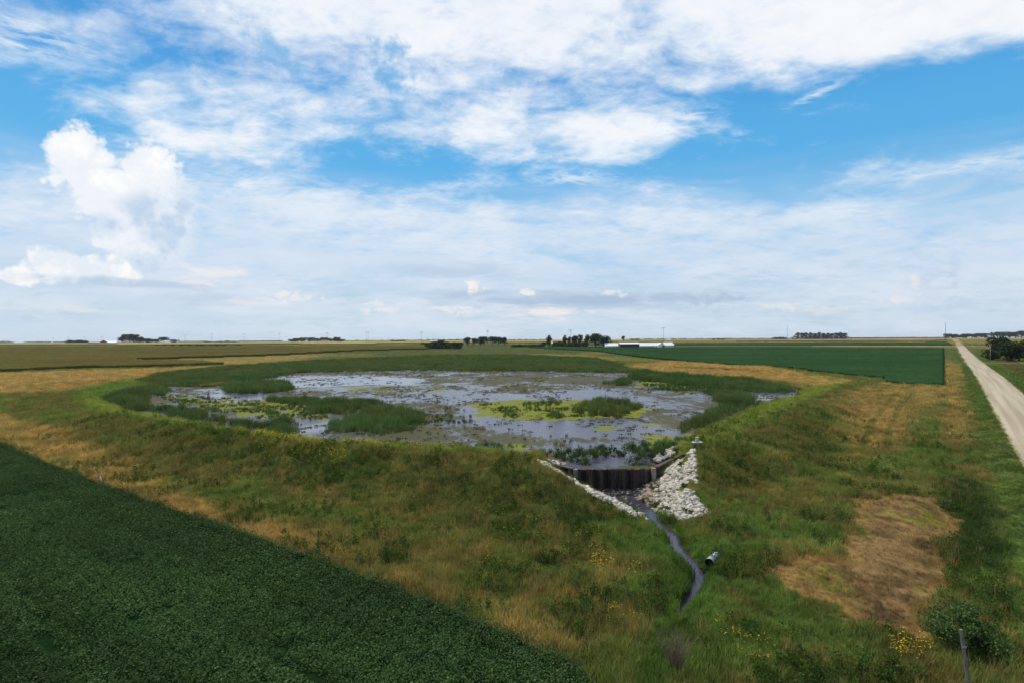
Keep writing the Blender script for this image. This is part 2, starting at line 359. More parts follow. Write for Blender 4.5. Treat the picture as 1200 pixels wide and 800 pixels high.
field_R2 = GP([(700,405.6),(900,405.6),(1119,405.2),(1111,400.2),(900,401.2),(760,401.6),(690,403)])
field_L = GP([(-260,447),(0,437),(90,432.5),(200,430.5),(268,427.5),(236,424),(150,422.5),(215,420.2),(330,416.5),(420,411.5),(500,409.5),(540,408),(545,404.8),(300,405.3),(-260,406.8)])
field_L2 = GP([(-260,405.9),(300,404.6),(600,402.3),(690,401.4),(690,399.3),(600,399.8),(300,401.4),(-260,404.2)])
field_R3 = GP([(860,400.6),(1111,399.3),(1111,397.3),(860,398.4)])
marsh = ZP([(156,447),(183,438),(246,431),(350,423),(500,415),(600,415),(700,418),(735,428),(720,440),(600,438),(480,437),(350,438),(310,444),(225,452),(170,449)], 1.7)
def cover(x, y):
    r = np.hypot(x, y); n = lambda s, sd_, o=4: fbm(x, y, s, sd_, o)
    big = n(26, 60); mid = n(6, 64); sm = n(1.6, 70, 3)
    mxx = lambda c, w, d: c * (1 - w[..., None]) + np.asarray(d) * w[..., None]
    c = np.zeros(x.shape + (3,)) + brn
    s = poly_sd(crest, x, y)
    c = mxx(c, sstep(mid * .5 + big * .25 + n(2.2, 66) * .25, .40, .54), grn)
    c = mxx(c, sstep(n(9, 80) * .7 + n(2, 81) * .3, .48, .64) * .6, lush)
    c = mxx(c, sstep(n(3.2, 84), .60, .76) * .45, tan)
    # browner outer slope of the bank
    c = mxx(c, sstep(-s, 0, 3) * (1 - sstep(-s, 9, 16)) * sstep(n(8, 90), .30, .6) * .75, brn * .78)
    # fresh green along the crest's inner side
    c = mxx(c, sstep(s, -2.0, .5) * (1 - sstep(s, 5, 9)) * .75, ygr * .8)
    for P, so_, k in tan_polys: c = mxx(c, W(P, so_, x, y, 3.0, so_ * 1.6, 41) * k * (0.45 + .55 * sstep(n(3, 93), .3, .55)), tan * .95)
    for P, so_, k in lush_polys: c = mxx(c, W(P, so_, x, y, 4.0, so_ * 1.8, 45) * k, lush)
    for P, so_, k in dark_polys: c = mxx(c, W(P, so_, x, y, 4.0, so_ * 1.5, 48) * k, dkg)
    wb = W(bare_poly, .5, x, y, 2.0, 2.4, 50) * .93
    bc = bare * (0.75 + .5 * n(2.2, 97))[..., None]
    bc = mxx(bc, sstep(n(4, 99), .56, .66) * .8, lin(112, 108, 48, GK)); bc = mxx(bc, sstep(n(3, 103), .55, .7) * .8, lin(132, 106, 64, GK))
    bc = mxx(bc, sstep(n(2.5, 107), .50, .62) * .75, lin(78, 63, 44, GK)); bc = mxx(bc, 1 - sstep(poly_sd(bare_poly, x, y), 0, 1.6), lin(124, 98, 60, GK) )
    c = mxx(c, wb, bc)
    # marsh and shallow bed
    c = mxx(c, W(marsh, 3, x, y), reed * .9)
    ps = poly_sd(pond, x, y); c = mxx(c, sstep(ps, -1.2, .3), lin(62, 56, 40, GK))
    # beyond
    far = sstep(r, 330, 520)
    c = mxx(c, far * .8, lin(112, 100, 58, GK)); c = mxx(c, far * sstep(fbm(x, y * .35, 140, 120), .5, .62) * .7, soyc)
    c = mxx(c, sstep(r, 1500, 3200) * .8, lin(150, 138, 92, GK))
    # verge, road bed and the ground on its right
    q, t = road_s(x, y); qn = q + (n(6, 130) - .5) * 3.0
    c = mxx(c, sstep(qn, -4.6, -2.6) * (1 - sstep(r, 500, 900)) * .7, lin(62, 80, 38, GK))
    c = mxx(c, sstep(qn, RW + 5.5, RW + 7) * (1 - sstep(r, 500, 900)), lin(78, 72, 40, GK))
    c = mxx(c, sstep(qn, RW + 15, RW + 17) * (1 - sstep(r, 500, 900)), lin(84, 92, 42, GK))
    c = mxx(c, sstep(q, -.5, -.1) * (1 - sstep(q, RW + .1, RW + .5)), lin(150, 135, 105, GK))
    # bed and banks of the brook
    d, t = line_dist(stream, x, y); hw = np.interp(t, np.arange(len(s_half)), s_half); f = poly_sd(front, x, y) > 0
    c = mxx(c, f * (1 - sstep(d - hw, .45, 1.5)) , lush * .8)
    c = mxx(c, f * (1 - sstep(d - hw, -.05, .35)), lin(48, 42, 32, GK))
    # wheel tracks through the dry grass
    for off in (0, 3.4):
        tr = np.array(GP([(1052,462),(1036,478),(1018,505),(1010,530)])) + np.array([off * .8, -off * .3])
        dd, _ = line_dist(tr, x, y); c = mxx(c, (1 - sstep(dd, .2, .7)) * .6, grn * .9)
    c = c * (0.55 + .9 * sm)[..., None]
    return np.clip(c, 0.004, .9)
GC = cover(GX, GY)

# ---------------------------------------------------------------- materials
MATS = {}
def new_mat(name):
    m = bpy.data.materials.new(name); m.use_nodes = True; nt = m.node_tree; nt.nodes.clear(); MATS[name] = m
    return m, nt, nt.nodes.new, nt.links.new
def simple(name, color, rough=.8, var=.25, scale=6.0, bump=.2, metal=0.0, color2=None, bscale=None, rand=0.0):
    m, nt, N, L = new_mat(name)
    b = N('ShaderNodeBsdfPrincipled'); b.inputs['Roughness'].default_value = rough; b.inputs['Metallic'].default_value = metal
    tc = N('ShaderNodeTexCoord'); n = N('ShaderNodeTexNoise'); n.inputs['Scale'].default_value = scale; n.inputs['Detail'].default_value = 6
    L(tc.outputs['Object'], n.inputs['Vector'])
    cr = N('ShaderNodeValToRGB'); L(n.outputs['Fac'], cr.inputs[0])
    c2 = color2 if color2 is not None else [c * (1 - var) for c in color]
    cr.color_ramp.elements[0].position = .35; cr.color_ramp.elements[1].position = .65
    cr.color_ramp.elements[0].color = (*c2, 1); cr.color_ramp.elements[1].color = (*color, 1)
    out = cr.outputs[0]
    if rand:
        g = N('ShaderNodeNewGeometry'); mp = N('ShaderNodeMapRange'); L(g.outputs['Random Per Island'], mp.inputs[0]); mp.inputs[3].default_value = 1 - rand; mp.inputs[4].default_value = 1 + rand * .4
        hs = N('ShaderNodeVectorMath'); hs.operation = 'SCALE'; L(out, hs.inputs[0]); L(mp.outputs[0], hs.inputs['Scale']); out = hs.outputs[0]
    L(out, b.inputs['Base Color'])
    if bump:
        bp = N('ShaderNodeBump'); bp.inputs['Strength'].default_value = bump; bp.inputs['Distance'].default_value = .05
        n2 = N('ShaderNodeTexNoise'); n2.inputs['Scale'].default_value = bscale or scale * 4; L(tc.outputs['Object'], n2.inputs['Vector']); L(n2.outputs['Fac'], bp.inputs['Height']); L(bp.outputs[0], b.inputs['Normal'])
    o = N('ShaderNodeOutputMaterial'); L(b.outputs[0], o.inputs[0]); return m
def attr_mat(name, amp=.35, scale=2.5, bump=.6, stretch=1.0):
    m, nt, N, L = new_mat(name)
    b = N('ShaderNodeBsdfPrincipled'); b.inputs['Roughness'].default_value = 1; b.inputs['Specular IOR Level'].default_value = 0
    a = N('ShaderNodeAttribute'); a.attribute_name = 'col'
    g = N('ShaderNodeNewGeometry'); n = N('ShaderNodeTexNoise'); n.inputs['Scale'].default_value = scale; n.inputs['Detail'].default_value = 7; n.inputs['Roughness'].default_value = .7
    L(g.outputs['Position'], n.inputs['Vector'])
    mp = N('ShaderNodeMapRange'); L(n.outputs['Fac'], mp.inputs[0]); mp.inputs[1].default_value = .3; mp.inputs[2].default_value = .7; mp.inputs[3].default_value = 1 - amp; mp.inputs[4].default_value = 1 + amp
    v = N('ShaderNodeVectorMath'); v.operation = 'SCALE'; L(a.outputs['Color'], v.inputs[0]); L(mp.outputs[0], v.inputs['Scale']); L(v.outputs[0], b.inputs['Base Color'])
    bp = N('ShaderNodeBump'); bp.inputs['Strength'].default_value = bump; bp.inputs['Distance'].default_value = .25; L(n.outputs['Fac'], bp.inputs['Height']); L(bp.outputs[0], b.inputs['Normal'])
    o = N('ShaderNodeOutputMaterial'); L(b.outputs[0], o.inputs[0]); return m
def leaf_mat(name, attr=True, color=(.05,.09,.03), trans=.35, gloss=0.0, rand=.35, island=False):
    m, nt, N, L = new_mat(name)
    if attr:
        a = N('ShaderNodeAttribute'); a.attribute_type = 'INSTANCER'; a.attribute_name = 'col'; src = a.outputs['Color']
    else:
        a = N('ShaderNodeRGB'); a.outputs[0].default_value = (*color, 1); src = a.outputs[0]
    g = N('ShaderNodeNewGeometry'); mp = N('ShaderNodeMapRange'); L(g.outputs['Random Per Island'], mp.inputs[0]); mp.inputs[3].default_value = 1 - rand; mp.inputs[4].default_value = 1 + rand
    v = N('ShaderNodeVectorMath'); v.operation = 'SCALE'; L(src, v.inputs[0]); L(mp.outputs[0], v.inputs['Scale'])
    d = N('ShaderNodeBsdfDiffuse'); L(v.outputs[0], d.inputs[0]); t = N('ShaderNodeBsdfTranslucent')
    v2 = N('ShaderNodeVectorMath'); v2.operation = 'MULTIPLY'; L(v.outputs[0], v2.inputs[0]); v2.inputs[1].default_value = (1.05, 1.08, .75); L(v2.outputs[0], t.inputs[0])
    mx = N('ShaderNodeMixShader'); mx.inputs[0].default_value = trans; L(d.outputs[0], mx.inputs[1]); L(t.outputs[0], mx.inputs[2]); out = mx.outputs[0]
    if gloss:
        gl = N('ShaderNodeBsdfGlossy'); gl.inputs['Roughness'].default_value = .42; m2 = N('ShaderNodeMixShader'); m2.inputs[0].default_value = gloss
        L(out, m2.inputs[1]); L(gl.outputs[0], m2.inputs[2]); out = m2.outputs[0]
    o = N('ShaderNodeOutputMaterial'); L(out, o.inputs[0]); return m

# ---------------------------------------------------------------- object helpers
def link(o, parent=None):
    C.objects.link(o)
    if parent is not None: o.parent = parent
    return o
def tag(o, label=None, cat=None, group=None, kind=None):
    if label: o['label'] = label
    if cat: o['category'] = cat
    if group: o['group'] = group
    if kind: o['kind'] = kind
    return o
def thing(name, label, cat, loc=(0, 0, 0), rz=0.0, group=None, scale=1.0):
    o = bpy.data.objects.new(name, None); o.empty_display_size = .3; link(o)
    o.location = loc; o.rotation_euler = (0, 0, rz); o.scale = (scale,) * 3 if not isinstance(scale, tuple) else scale
    return tag(o, label, cat, group)
def mesh_np(name, verts, faces, mat, cols=None, smooth=False):
    me = bpy.data.meshes.new(name); verts = np.asarray(verts, np.float32).reshape(-1, 3)
    me.vertices.add(len(verts)); me.vertices.foreach_set('co', verts.ravel())
    faces = np.asarray(faces, np.int32); k = faces.shape[1]
    me.loops.add(faces.size); me.loops.foreach_set('vertex_index', faces.ravel())
    me.polygons.add(len(faces)); me.polygons.foreach_set('loop_start', np.arange(0, faces.size, k, dtype=np.int32))
    if smooth: me.polygons.foreach_set('use_smooth', np.ones(len(faces), bool))
    me.update(calc_edges=True)
    if cols is not None:
        a = me.attributes.new('col', 'FLOAT_COLOR', 'POINT'); c4 = np.ones((len(verts), 4), np.float32); c4[:, :3] = cols.reshape(-1, 3); a.data.foreach_set('color', c4.ravel())
    if mat: me.materials.append(mat)
    return me
class MB:
    def __init__(s): s.v = []; s.f = []
    def add(s, v, f):
        n = len(s.v); s.v += [tuple(p) for p in v]; s.f += [tuple(i + n for i in q) for q in f]
    def box(s, x0, x1, y0, y1, z0, z1):
        s.add([(x0,y0,z0),(x1,y0,z0),(x1,y1,z0),(x0,y1,z0),(x0,y0,z1),(x1,y0,z1),(x1,y1,z1),(x0,y1,z1)],
              [(3,2,1,0),(4,5,6,7),(0,1,5,4),(1,2,6,5),(2,3,7,6),(3,0,4,7)])
    def tube(s, a, b, ra, rb, n=8, cap=True):
        a = Vector(a); b = Vector(b); d = (b - a).normalized(); u = d.orthogonal().normalized(); w = d.cross(u)
        v = []
        for p, r in ((a, ra), (b, rb)):
            for i in range(n): t = 2 * math.pi * i / n; v.append(p + (u * math.cos(t) + w * math.sin(t)) * r)
        f = [(i, (i + 1) % n, n + (i + 1) % n, n + i) for i in range(n)]
        if cap: f += [tuple(range(n - 1, -1, -1)), tuple(range(n, 2 * n))]
        s.add(v, f)
    def prism(s, prof, x0, x1):       # profile in y,z extruded along x
        n = len(prof); v = [(x0, y, z) for y, z in prof] + [(x1, y, z) for y, z in prof]
        s.add(v, [(i, (i + 1) % n, n + (i + 1) % n, n + i)[::-1] for i in range(n)] + [tuple(range(n)), tuple(range(2 * n - 1, n - 1, -1))])
    def mesh(s, name, mat, smooth=False):
        me = bpy.data.meshes.new(name); me.from_pydata(s.v, [], s.f); me.materials.append(mat)
        if smooth: me.polygons.foreach_set('use_smooth', [True] * len(me.polygons))
        me.update(); return me
    def build(s, name, mat, parent=None, smooth=False):
        return link(bpy.data.objects.new(name, s.mesh(name, mat, smooth)), parent)

# ---------------------------------------------------------------- ground, road, water
M_ground = attr_mat('grassland_ground', .30, 1.3, .7)
nr, nc = GX.shape
idx = np.arange(nr * nc).reshape(nr, nc); nx = np.roll(idx, -1, axis=1)
q = np.stack([idx[:-1], idx[1:], nx[1:], nx[:-1]], -1).reshape(-1, 4)[:, ::-1]
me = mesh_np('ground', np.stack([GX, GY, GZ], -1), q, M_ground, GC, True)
tag(link(bpy.data.objects.new('ground', me)), kind='structure')

def strip(name, centre, half, zf, mat, lift=0.0):
    """ribbon along a polyline"""
    P = np.array(centre); T = np.gradient(P, axis=0); T /= np.hypot(T[:, 0], T[:, 1])[:, None]; Nn = np.stack([T[:, 1], -T[:, 0]], -1)
    K = 8; v = []
    for i in range(len(P)):
        hwid = half[i] if np.ndim(half) else half
        for k in range(K + 1):
            p = P[i] + Nn[i] * hwid * (k / K * 2 - 1); v.append((p[0], p[1], zf(p[0], p[1], k / K)))
    f = [(i * (K + 1) + k, i * (K + 1) + k + 1, (i + 1) * (K + 1) + k + 1, (i + 1) * (K + 1) + k) for i in range(len(P) - 1) for k in range(K)]
    return mesh_np(name, v, f, mat, None, True)
def gravel_mat():
    m, nt, N, L = new_mat('pale_gravel')
    b = N('ShaderNodeBsdfPrincipled'); b.inputs['Roughness'].default_value = .95
    g = N('ShaderNodeNewGeometry'); n = N('ShaderNodeTexNoise'); n.inputs['Scale'].default_value = 3.0; n.inputs['Detail'].default_value = 8; n.inputs['Roughness'].default_value = .75; L(g.outputs['Position'], n.inputs['Vector'])
    # wheel tracks run along the road
    mp = N('ShaderNodeMapping'); mp.inputs['Rotation'].default_value = (0, 0, math.atan2(rd[0], rd[1])); L(g.outputs['Position'], mp.inputs[0])
    s = N('ShaderNodeSeparateXYZ'); L(mp.outputs[0], s.inputs[0]); cx = N('ShaderNodeCombineXYZ'); L(s.outputs[0], cx.inputs[0]); ys = N('ShaderNodeMath'); ys.operation = 'MULTIPLY'; ys.inputs[1].default_value = .02; L(s.outputs[1], ys.inputs[0]); L(ys.outputs[0], cx.inputs[1])
    n2 = N('ShaderNodeTexNoise'); n2.inputs['Scale'].default_value = .9; n2.inputs['Detail'].default_value = 2; L(cx.outputs[0], n2.inputs['Vector'])
    ad = N('ShaderNodeMath'); L(n.outputs['Fac'], ad.inputs[0]); L(n2.outputs['Fac'], ad.inputs[1])
    cr = N('ShaderNodeValToRGB'); mr = N('ShaderNodeMath'); mr.operation = 'MULTIPLY'; mr.inputs[1].default_value = .5; L(ad.outputs[0], mr.inputs[0]); L(mr.outputs[0], cr.inputs[0])
    cr.color_ramp.elements[0].position = .40; cr.color_ramp.elements[1].position = .58
    cr.color_ramp.elements[0].color = (.28, .225, .14, 1); cr.color_ramp.elements[1].color = (.42, .35, .235, 1)
    L(cr.outputs[0], b.inputs['Base Color']); o = N('ShaderNodeOutputMaterial'); L(b.outputs[0], o.inputs[0]); return m
M_gravel = gravel_mat()
ts = [-110]
while ts[-1] < 760: ts.append(ts[-1] + 1.5 + max(0, ts[-1] + 100) * .012)
def road_z(x, y, k):
    r = math.hypot(x, y); return float(base_h(x, y)) + .35 * (1 - float(sstep(r, 260, 420))) + .05 + .10 * (1 - (2 * k - 1) ** 2) + r * .0004
hw_r = [RW / 2 + random.uniform(-.22, .22) for _ in ts]
me = strip('gravel_road', [rp + rn * RW / 2 + rd * t for t in ts], hw_r, road_z, M_gravel)
tag(link(bpy.data.objects.new('gravel_road', me)), kind='structure')
# crossroad and the farm lane
ca, cb = np.array(G(660, 406.3)), rp + rd * 690
cx = np.array(G(1119, 406.1)); cw = np.array(G(780, 405.9)); dv = (cw - cx) / np.hypot(*(cw - cx))
rz2 = lambda x, y, k: float(base_h(x, y)) + .55 + math.hypot(x, y) * .0004
me = strip('cross_road', [cx - dv * 60 + dv * t for t in range(0, 700, 20)], 4.5, rz2, M_gravel)
tag(link(bpy.data.objects.new('cross_road', me)), kind='structure')
la = np.array(G(1141, 424.5)); lb = np.array(G(1260, 427.5)); ld = lb - la
M_lane = simple('worn_lane', lin(140, 130, 90, GK), .95, .3, .4)
me = strip('farm_lane', [la + ld * t for t in np.linspace(0, 1, 30)], 1.7, lambda x, y, k: float(base_h(x, y)) + .10, M_lane)
tag(link(bpy.data.objects.new('farm_lane', me)), kind='structure')

def water_mat(name, algae=True):
    m, nt, N, L = new_mat(name)
    g = N('ShaderNodeNewGeometry')
    def noise(scale, det=6, rough=.6, loc=(0,0,0), sc_=(1,1,1), dist=0.0):
        mp = N('ShaderNodeMapping'); mp.inputs['Location'].default_value = loc; mp.inputs['Scale'].default_value = sc_; L(g.outputs['Position'], mp.inputs[0])
        n = N('ShaderNodeTexNoise'); n.inputs['Scale'].default_value = scale; n.inputs['Detail'].default_value = det; n.inputs['Roughness'].default_value = rough; n.inputs['Distortion'].default_value = dist
        L(mp.outputs[0], n.inputs['Vector']); return n.outputs['Fac']
    def ss(x, lo, hi, a=0., b=1.):
        n = N('ShaderNodeMapRange'); n.interpolation_type = 'SMOOTHSTEP'; L(x, n.inputs[0]); n.inputs[1].default_value = lo; n.inputs[2].default_value = hi; n.inputs[3].default_value = a; n.inputs[4].default_value = b; return n.outputs[0]
    def mt(op, a, b):
        n = N('ShaderNodeMath'); n.operation = op
        for s, x in zip(n.inputs, (a, b)):
            if isinstance(x, (int, float)): s.default_value = x
            else: L(x, s)
        return n.outputs[0]
    w = N('ShaderNodeBsdfPrincipled'); w.inputs['Base Color'].default_value = (.085, .078, .11, 1); w.inputs['Roughness'].default_value = .16; w.inputs['IOR'].default_value = 1.33; w.inputs['Specular IOR Level'].default_value = .5
    bp = N('ShaderNodeBump'); bp.inputs['Strength'].default_value = .8; bp.inputs['Distance'].default_value = .16; L(noise(2.2, 5, .6), bp.inputs['Height']); L(bp.outputs[0], w.inputs['Normal'])
    out = w.outputs[0]
    if algae:
        a = N('ShaderNodeAttribute'); a.attribute_name = 'col'; sx = N('ShaderNodeSeparateColor'); L(a.outputs['Color'], sx.inputs[0])   # R: yellow scum, G: brown weed, B: pale
        L(mt('SUBTRACT', .85, mt('MULTIPLY', sx.outputs[2], .80)), bp.inputs['Strength'])
        fine = noise(1.1, 8, .72)
        rows_ = noise(.9, 6, .75, (2, 7, 0), (1, .22, 1), .2)
        mid_ = noise(.28, 7, .72, (8, 2, 0), (1, .6, 1), .5)
        sub = mt('ADD', mt('ADD', mt('MULTIPLY', noise(.055, 7, .66, (4, 9, 0), (1, .8, 1), 1.0), .40), mt('ADD', mt('MULTIPLY', mid_, .22), mt('ADD', mt('MULTIPLY', fine, .14), mt('MULTIPLY', rows_, .24)))), mt('MULTIPLY', mt('SUBTRACT', sx.outputs[1], .5), .5))
        k1 = ss(sub, .470, .515)
        db = N('ShaderNodeBsdfDiffuse')
        cr = N('ShaderNodeMix'); cr.data_type = 'RGBA'; L(noise(.12, 5, .6, (30, 3, 0)), cr.inputs[0]); cr.inputs[6].default_value = (*lin(84, 77, 66, .72), 1); cr.inputs[7].default_value = (*lin(94, 96, 54, .8), 1); L(cr.outputs[2], db.inputs[0])
        mx = N('ShaderNodeMixShader'); L(mt('MULTIPLY', k1, .86), mx.inputs[0]); L(out, mx.inputs[1]); L(db.outputs[0], mx.inputs[2]); out = mx.outputs[0]
        ys = mt('ADD', mt('ADD', mt('MULTIPLY', noise(.16, 7, .68, (0, 50, 0), (1, .7, 1), .5), .6), mt('ADD', mt('MULTIPLY', fine, .2), mt('MULTIPLY', rows_, .2))), mt('MULTIPLY', sx.outputs[0], .32))
        k2 = ss(ys, .58, .70)
        yb = N('ShaderNodeBsdfDiffuse'); cy = N('ShaderNodeMix'); cy.data_type = 'RGBA'; L(noise(.9, 4, .6), cy.inputs[0]); cy.inputs[6].default_value = (*lin(96, 104, 44, .85), 1); cy.inputs[7].default_value = (*lin(140, 142, 66, .9), 1); L(cy.outputs[2], yb.inputs[0])
        m2 = N('ShaderNodeMixShader'); L(mt('MULTIPLY', k2, .92), m2.inputs[0]); L(out, m2.inputs[1]); L(yb.outputs[0], m2.inputs[2]); out = m2.outputs[0]
    o = N('ShaderNodeOutputMaterial'); L(out, o.inputs[0]); return m
M_pond = water_mat('pond_surface'); M_brook = water_mat('brook_surface', False)
for n_ in M_brook.node_tree.nodes:
    if n_.type == 'BUMP': n_.inputs['Strength'].default_value = .15; n_.inputs['Distance'].default_value = .04
    if n_.type == 'BSDF_PRINCIPLED': n_.inputs['Roughness'].default_value = .06; n_.inputs['Base Color'].default_value = (.045, .040, .055, 1); n_.inputs['Specular IOR Level'].default_value = .35
ys_polys = [(ZP([(545,475),(600,468),(700,469),(765,478),(740,488),(650,492),(600,491),(560,486)], WATER), 1.0), (ZP([(760,511),(800,508),(785,522),(755,522)], WATER), 1.0), (ZP([(600,521),(618,519),(618,527),(600,527)], WATER), .8),
            (ZP([(745,446),(830,450),(885,457),(870,463),(800,456),(745,452)], WATER), .62), (ZP([(180,462),(260,466),(330,470),(400,480),(380,492),(300,490),(220,476)], WATER), .5), (ZP([(700,498),(735,500),(730,508),(690,505)], WATER), .5),
            (ZP([(400,452),(520,452),(540,462),(430,463)], WATER), .35), (ZP([(740,494),(810,492),(800,502),(740,500)], WATER), .35)]
open_polys = [(ZP([(540,492),(640,494),(760,492),(780,500),(700,512),(600,505)], WATER), -.55), (ZP([(500,458),(620,462),(720,455),(760,468),(620,468),(520,472)], WATER), -.45), (ZP([(325,442),(430,440),(500,445),(480,450),(330,452)], WATER), -.7),
              (ZP([(240,456),(290,460),(310,468),(270,472)], WATER), -1.0), (ZP([(365,490),(395,492),(385,505),(355,500)], WATER), -1.0), (ZP([(330,500),(345,500),(345,514),(325,512)], WATER), -1.0), (ZP([(500,427),(560,426),(560,434),(500,434)], WATER), -.6),
              (ZP([(690,520),(770,520),(765,543),(680,543)], WATER), -.4), (ZP([(820,462),(940,455),(932,470),(880,472)], WATER), -.9), (ZP([(420,500),(520,500),(530,520),(440,522)], WATER), .35), (ZP([(560,440),(720,440),(700,450),(560,450)], WATER), .25)]
pm = poly_sd(pond, GX, GY) > -2.5
def sub_grid(mask):
    """faces of the polar grid whose four corners are all in the mask"""
    f = mask[:-1] & mask[1:]; f = f & np.roll(f, -1, axis=1); return f
fm = sub_grid(pm & (poly_sd(front, GX, GY) < 0.05))
def extract(fm, z, cols=None):
    ii = np.stack([idx[:-1], idx[1:], nx[1:], nx[:-1]], -1)[fm][:, ::-1]
    u, inv = np.unique(ii, return_inverse=True); v = np.stack([GX.ravel()[u], GY.ravel()[u], z.ravel()[u]], -1)
    return v, inv.reshape(-1, 4), u
v, f, u = extract(fm, np.full(GX.shape, WATER))
wc = np.zeros((len(v), 3)); wc[:, 1] = .5
for P, k in ys_polys: wc[:, 0] = np.maximum(wc[:, 0], sstep(poly_sd(P, v[:, 0], v[:, 1]) + (fbm(v[:, 0], v[:, 1], 4, 200, 3) - .5) * 6, -1.5, 1.5) * k)
for P, k in open_polys: wc[:, 1] += sstep(poly_sd(P, v[:, 0], v[:, 1]) + (fbm(v[:, 0], v[:, 1], 8, 210, 3) - .5) * 8, -4, 4) * k * .45
for P in [ZP([(325,440),(430,438),(500,442),(490,450),(330,455)], WATER), ZP([(240,455),(290,458),(320,468),(300,474),(250,470)], WATER), ZP([(325,498),(350,498),(350,516),(320,514)], WATER), ZP([(500,425),(565,424),(565,436),(500,436)], WATER), ZP([(820,458),(945,452),(935,474),(870,474)], WATER), ZP([(370,488),(405,490),(400,508),(355,504)], WATER)]:
    wc[:, 2] = np.maximum(wc[:, 2], sstep(poly_sd(P, v[:, 0], v[:, 1]) + (fbm(v[:, 0], v[:, 1], 8, 215, 3) - .5) * 8, -3, 3))
wc = np.clip(wc, 0, 1)
me = mesh_np('pond_water', v, f, M_pond, wc); tag(link(bpy.data.objects.new('pond_water', me)), kind='structure')
# brook ribbon
bs = []; bh = []
for i in range(len(stream) - 1):
    for k in range(6):
        t = k / 6; bs.append(stream[i] * (1 - t) + stream[i + 1] * t); bh.append((s_half[i] * (1 - t) + s_half[i + 1] * t) + .35)
bs = np.array(bs)
for _ in range(3): bs[1:-1] = (bs[:-2] + 2 * bs[1:-1] + bs[2:]) / 4
me = strip('brook_water', bs[1:60], bh[1:60], lambda x, y, k: BED + .02, M_brook); tag(link(bpy.data.objects.new('brook_water', me)), kind='structure')

# ---------------------------------------------------------------- crops as raised sheets with an edge
def crop(name, polys, hgt, colr, label, jit=.12, under=False, mat=None, sd_=300, rmin=0):
    s = np.max([poly_sd(P, GX, GY) for P in polys], axis=0); r = np.hypot(GX, GY)
    vis = np.abs(TT) < R(58)
    mask = (s > 0) & vis & (r > rmin) & (r < 9000); fm = sub_grid(mask); fm[:, len(np.arange(-56, 56.01, 0.17)) - 1:] = False
    z = GZ + hgt + (fbm(GX, GY, 1.1, sd_, 2) - .5) * jit * 2 + (fbm(GX, GY, 14, sd_ + 4, 2) - .5) * jit
    v, f, u = extract(fm, z)
    c = np.array(colr) * (0.72 + .56 * fbm(v[:, 0] * .5, v[:, 1], 26, sd_ + 9, 4))[:, None] * (0.85 + .3 * vnoise(v[:, 0] * 1.3, v[:, 1] * 1.3, sd_ + 11))[:, None]
    # skirt
    e = {}
    for q_ in f:
        for k in range(4):
            a, b = int(q_[k]), int(q_[(k + 1) % 4])
            if (b, a) in e: del e[(b, a)]
            else: e[(a, b)] = 1
    n0 = len(v); ev = []; ef = []
    for (a, b) in e:
        for p in (a, b): ev.append((v[p][0], v[p][1], v[p][2] - hgt - .5))
        k = n0 + len(ev) - 2; ef.append((b, a, k, k + 1))
    vv = np.vstack([v, ev]); ff = np.vstack([f, ef]); cc = np.vstack([c, np.tile(np.array(colr) * .8, (len(ev), 1))])
    return tag(link(bpy.data.objects.new(name, mesh_np(name, vv, ff, mat or M_crop, cc))), label, None, None, 'stuff')
M_crop = attr_mat('crop_canopy', .30, .9, .8)
crop('soybean_crop', [field_R], .9, soyc * .9, 'wide dark green soybean field beyond the pond, left of the gravel road', sd_=300)
crop('soybean_crop', [field_R2], .9, soyc, 'strip of soybean field on the far side of the crossroad', sd_=320)
crop('corn_crop', [field_L], 1.6, corn * .72, 'wide olive corn field stretching across the left behind the pond', .25, sd_=340)
crop('corn_crop', [field_L2], 2.2, lin(140, 130, 78, GK), 'pale yellow ripening corn field along the left horizon', .25, sd_=360)
crop('corn_crop', [field_R3], 2.0, lin(140, 118, 80, GK), 'thin brown corn field on the right horizon', .25, sd_=380)
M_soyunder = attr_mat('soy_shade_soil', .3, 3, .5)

# ---------------------------------------------------------------- scatter (stuff) with geometry nodes
def protos_leafblades(n, h, rad, wid, lean, mat, name, seg=2, tip=.15):
    v = []; f = []
    for i in range(n):
        a = random.uniform(0, 6.283); rr = rad * math.sqrt(random.random()); x, y = rr * math.cos(a), rr * math.sin(a)
        hh = h * random.uniform(.6, 1.1); b = random.uniform(0, 6.283); le = lean * random.uniform(.2, 1) * hh; w = wid * random.uniform(.7, 1.2); c = random.uniform(0, 3.14)
        wx, wy = math.cos(c) * w / 2, math.sin(c) * w / 2; lx, ly = math.cos(b) * le, math.sin(b) * le
        k = len(v)
        v += [(x - wx, y - wy, -.05), (x + wx, y + wy, -.05), (x + wx * .8 + lx * .3, y + wy * .8 + ly * .3, hh * .6), (x - wx * .8 + lx * .3, y - wy * .8 + ly * .3, hh * .6), (x + lx, y + ly, hh)]
        f += [(k, k + 1, k + 2), (k, k + 2, k + 3), (k + 3, k + 2, k + 4)]
    return mesh_np(name, v, f, mat)
def proto_leaves(n, shape, size, mat, name, flat=.6):
    v = []; f = []
    for i in range(n):
        p = Vector(shape()); nn = Vector((random.gauss(0, 1), random.gauss(0, 1), random.gauss(0, 1)))
        nn = (nn.normalized() * (1 - flat) + Vector((0, 0, 1)) * flat).normalized(); u = nn.orthogonal().normalized(); u.rotate(Matrix.Rotation(random.uniform(0, 6.28), 3, nn)); w = nn.cross(u)
        s = size * random.uniform(.6, 1.2); k = len(v)
        v += [p - u * s * .5, p + w * s * .34, p + u * s * .55 - nn * s * .08, p - w * s * .34]; f += [(k, k + 1, k + 2, k + 3)]
    return mesh_np(name, [tuple(q_) for q_ in v], f, mat)
def hidden(me): return bpy.data.objects.new(me.name, me)
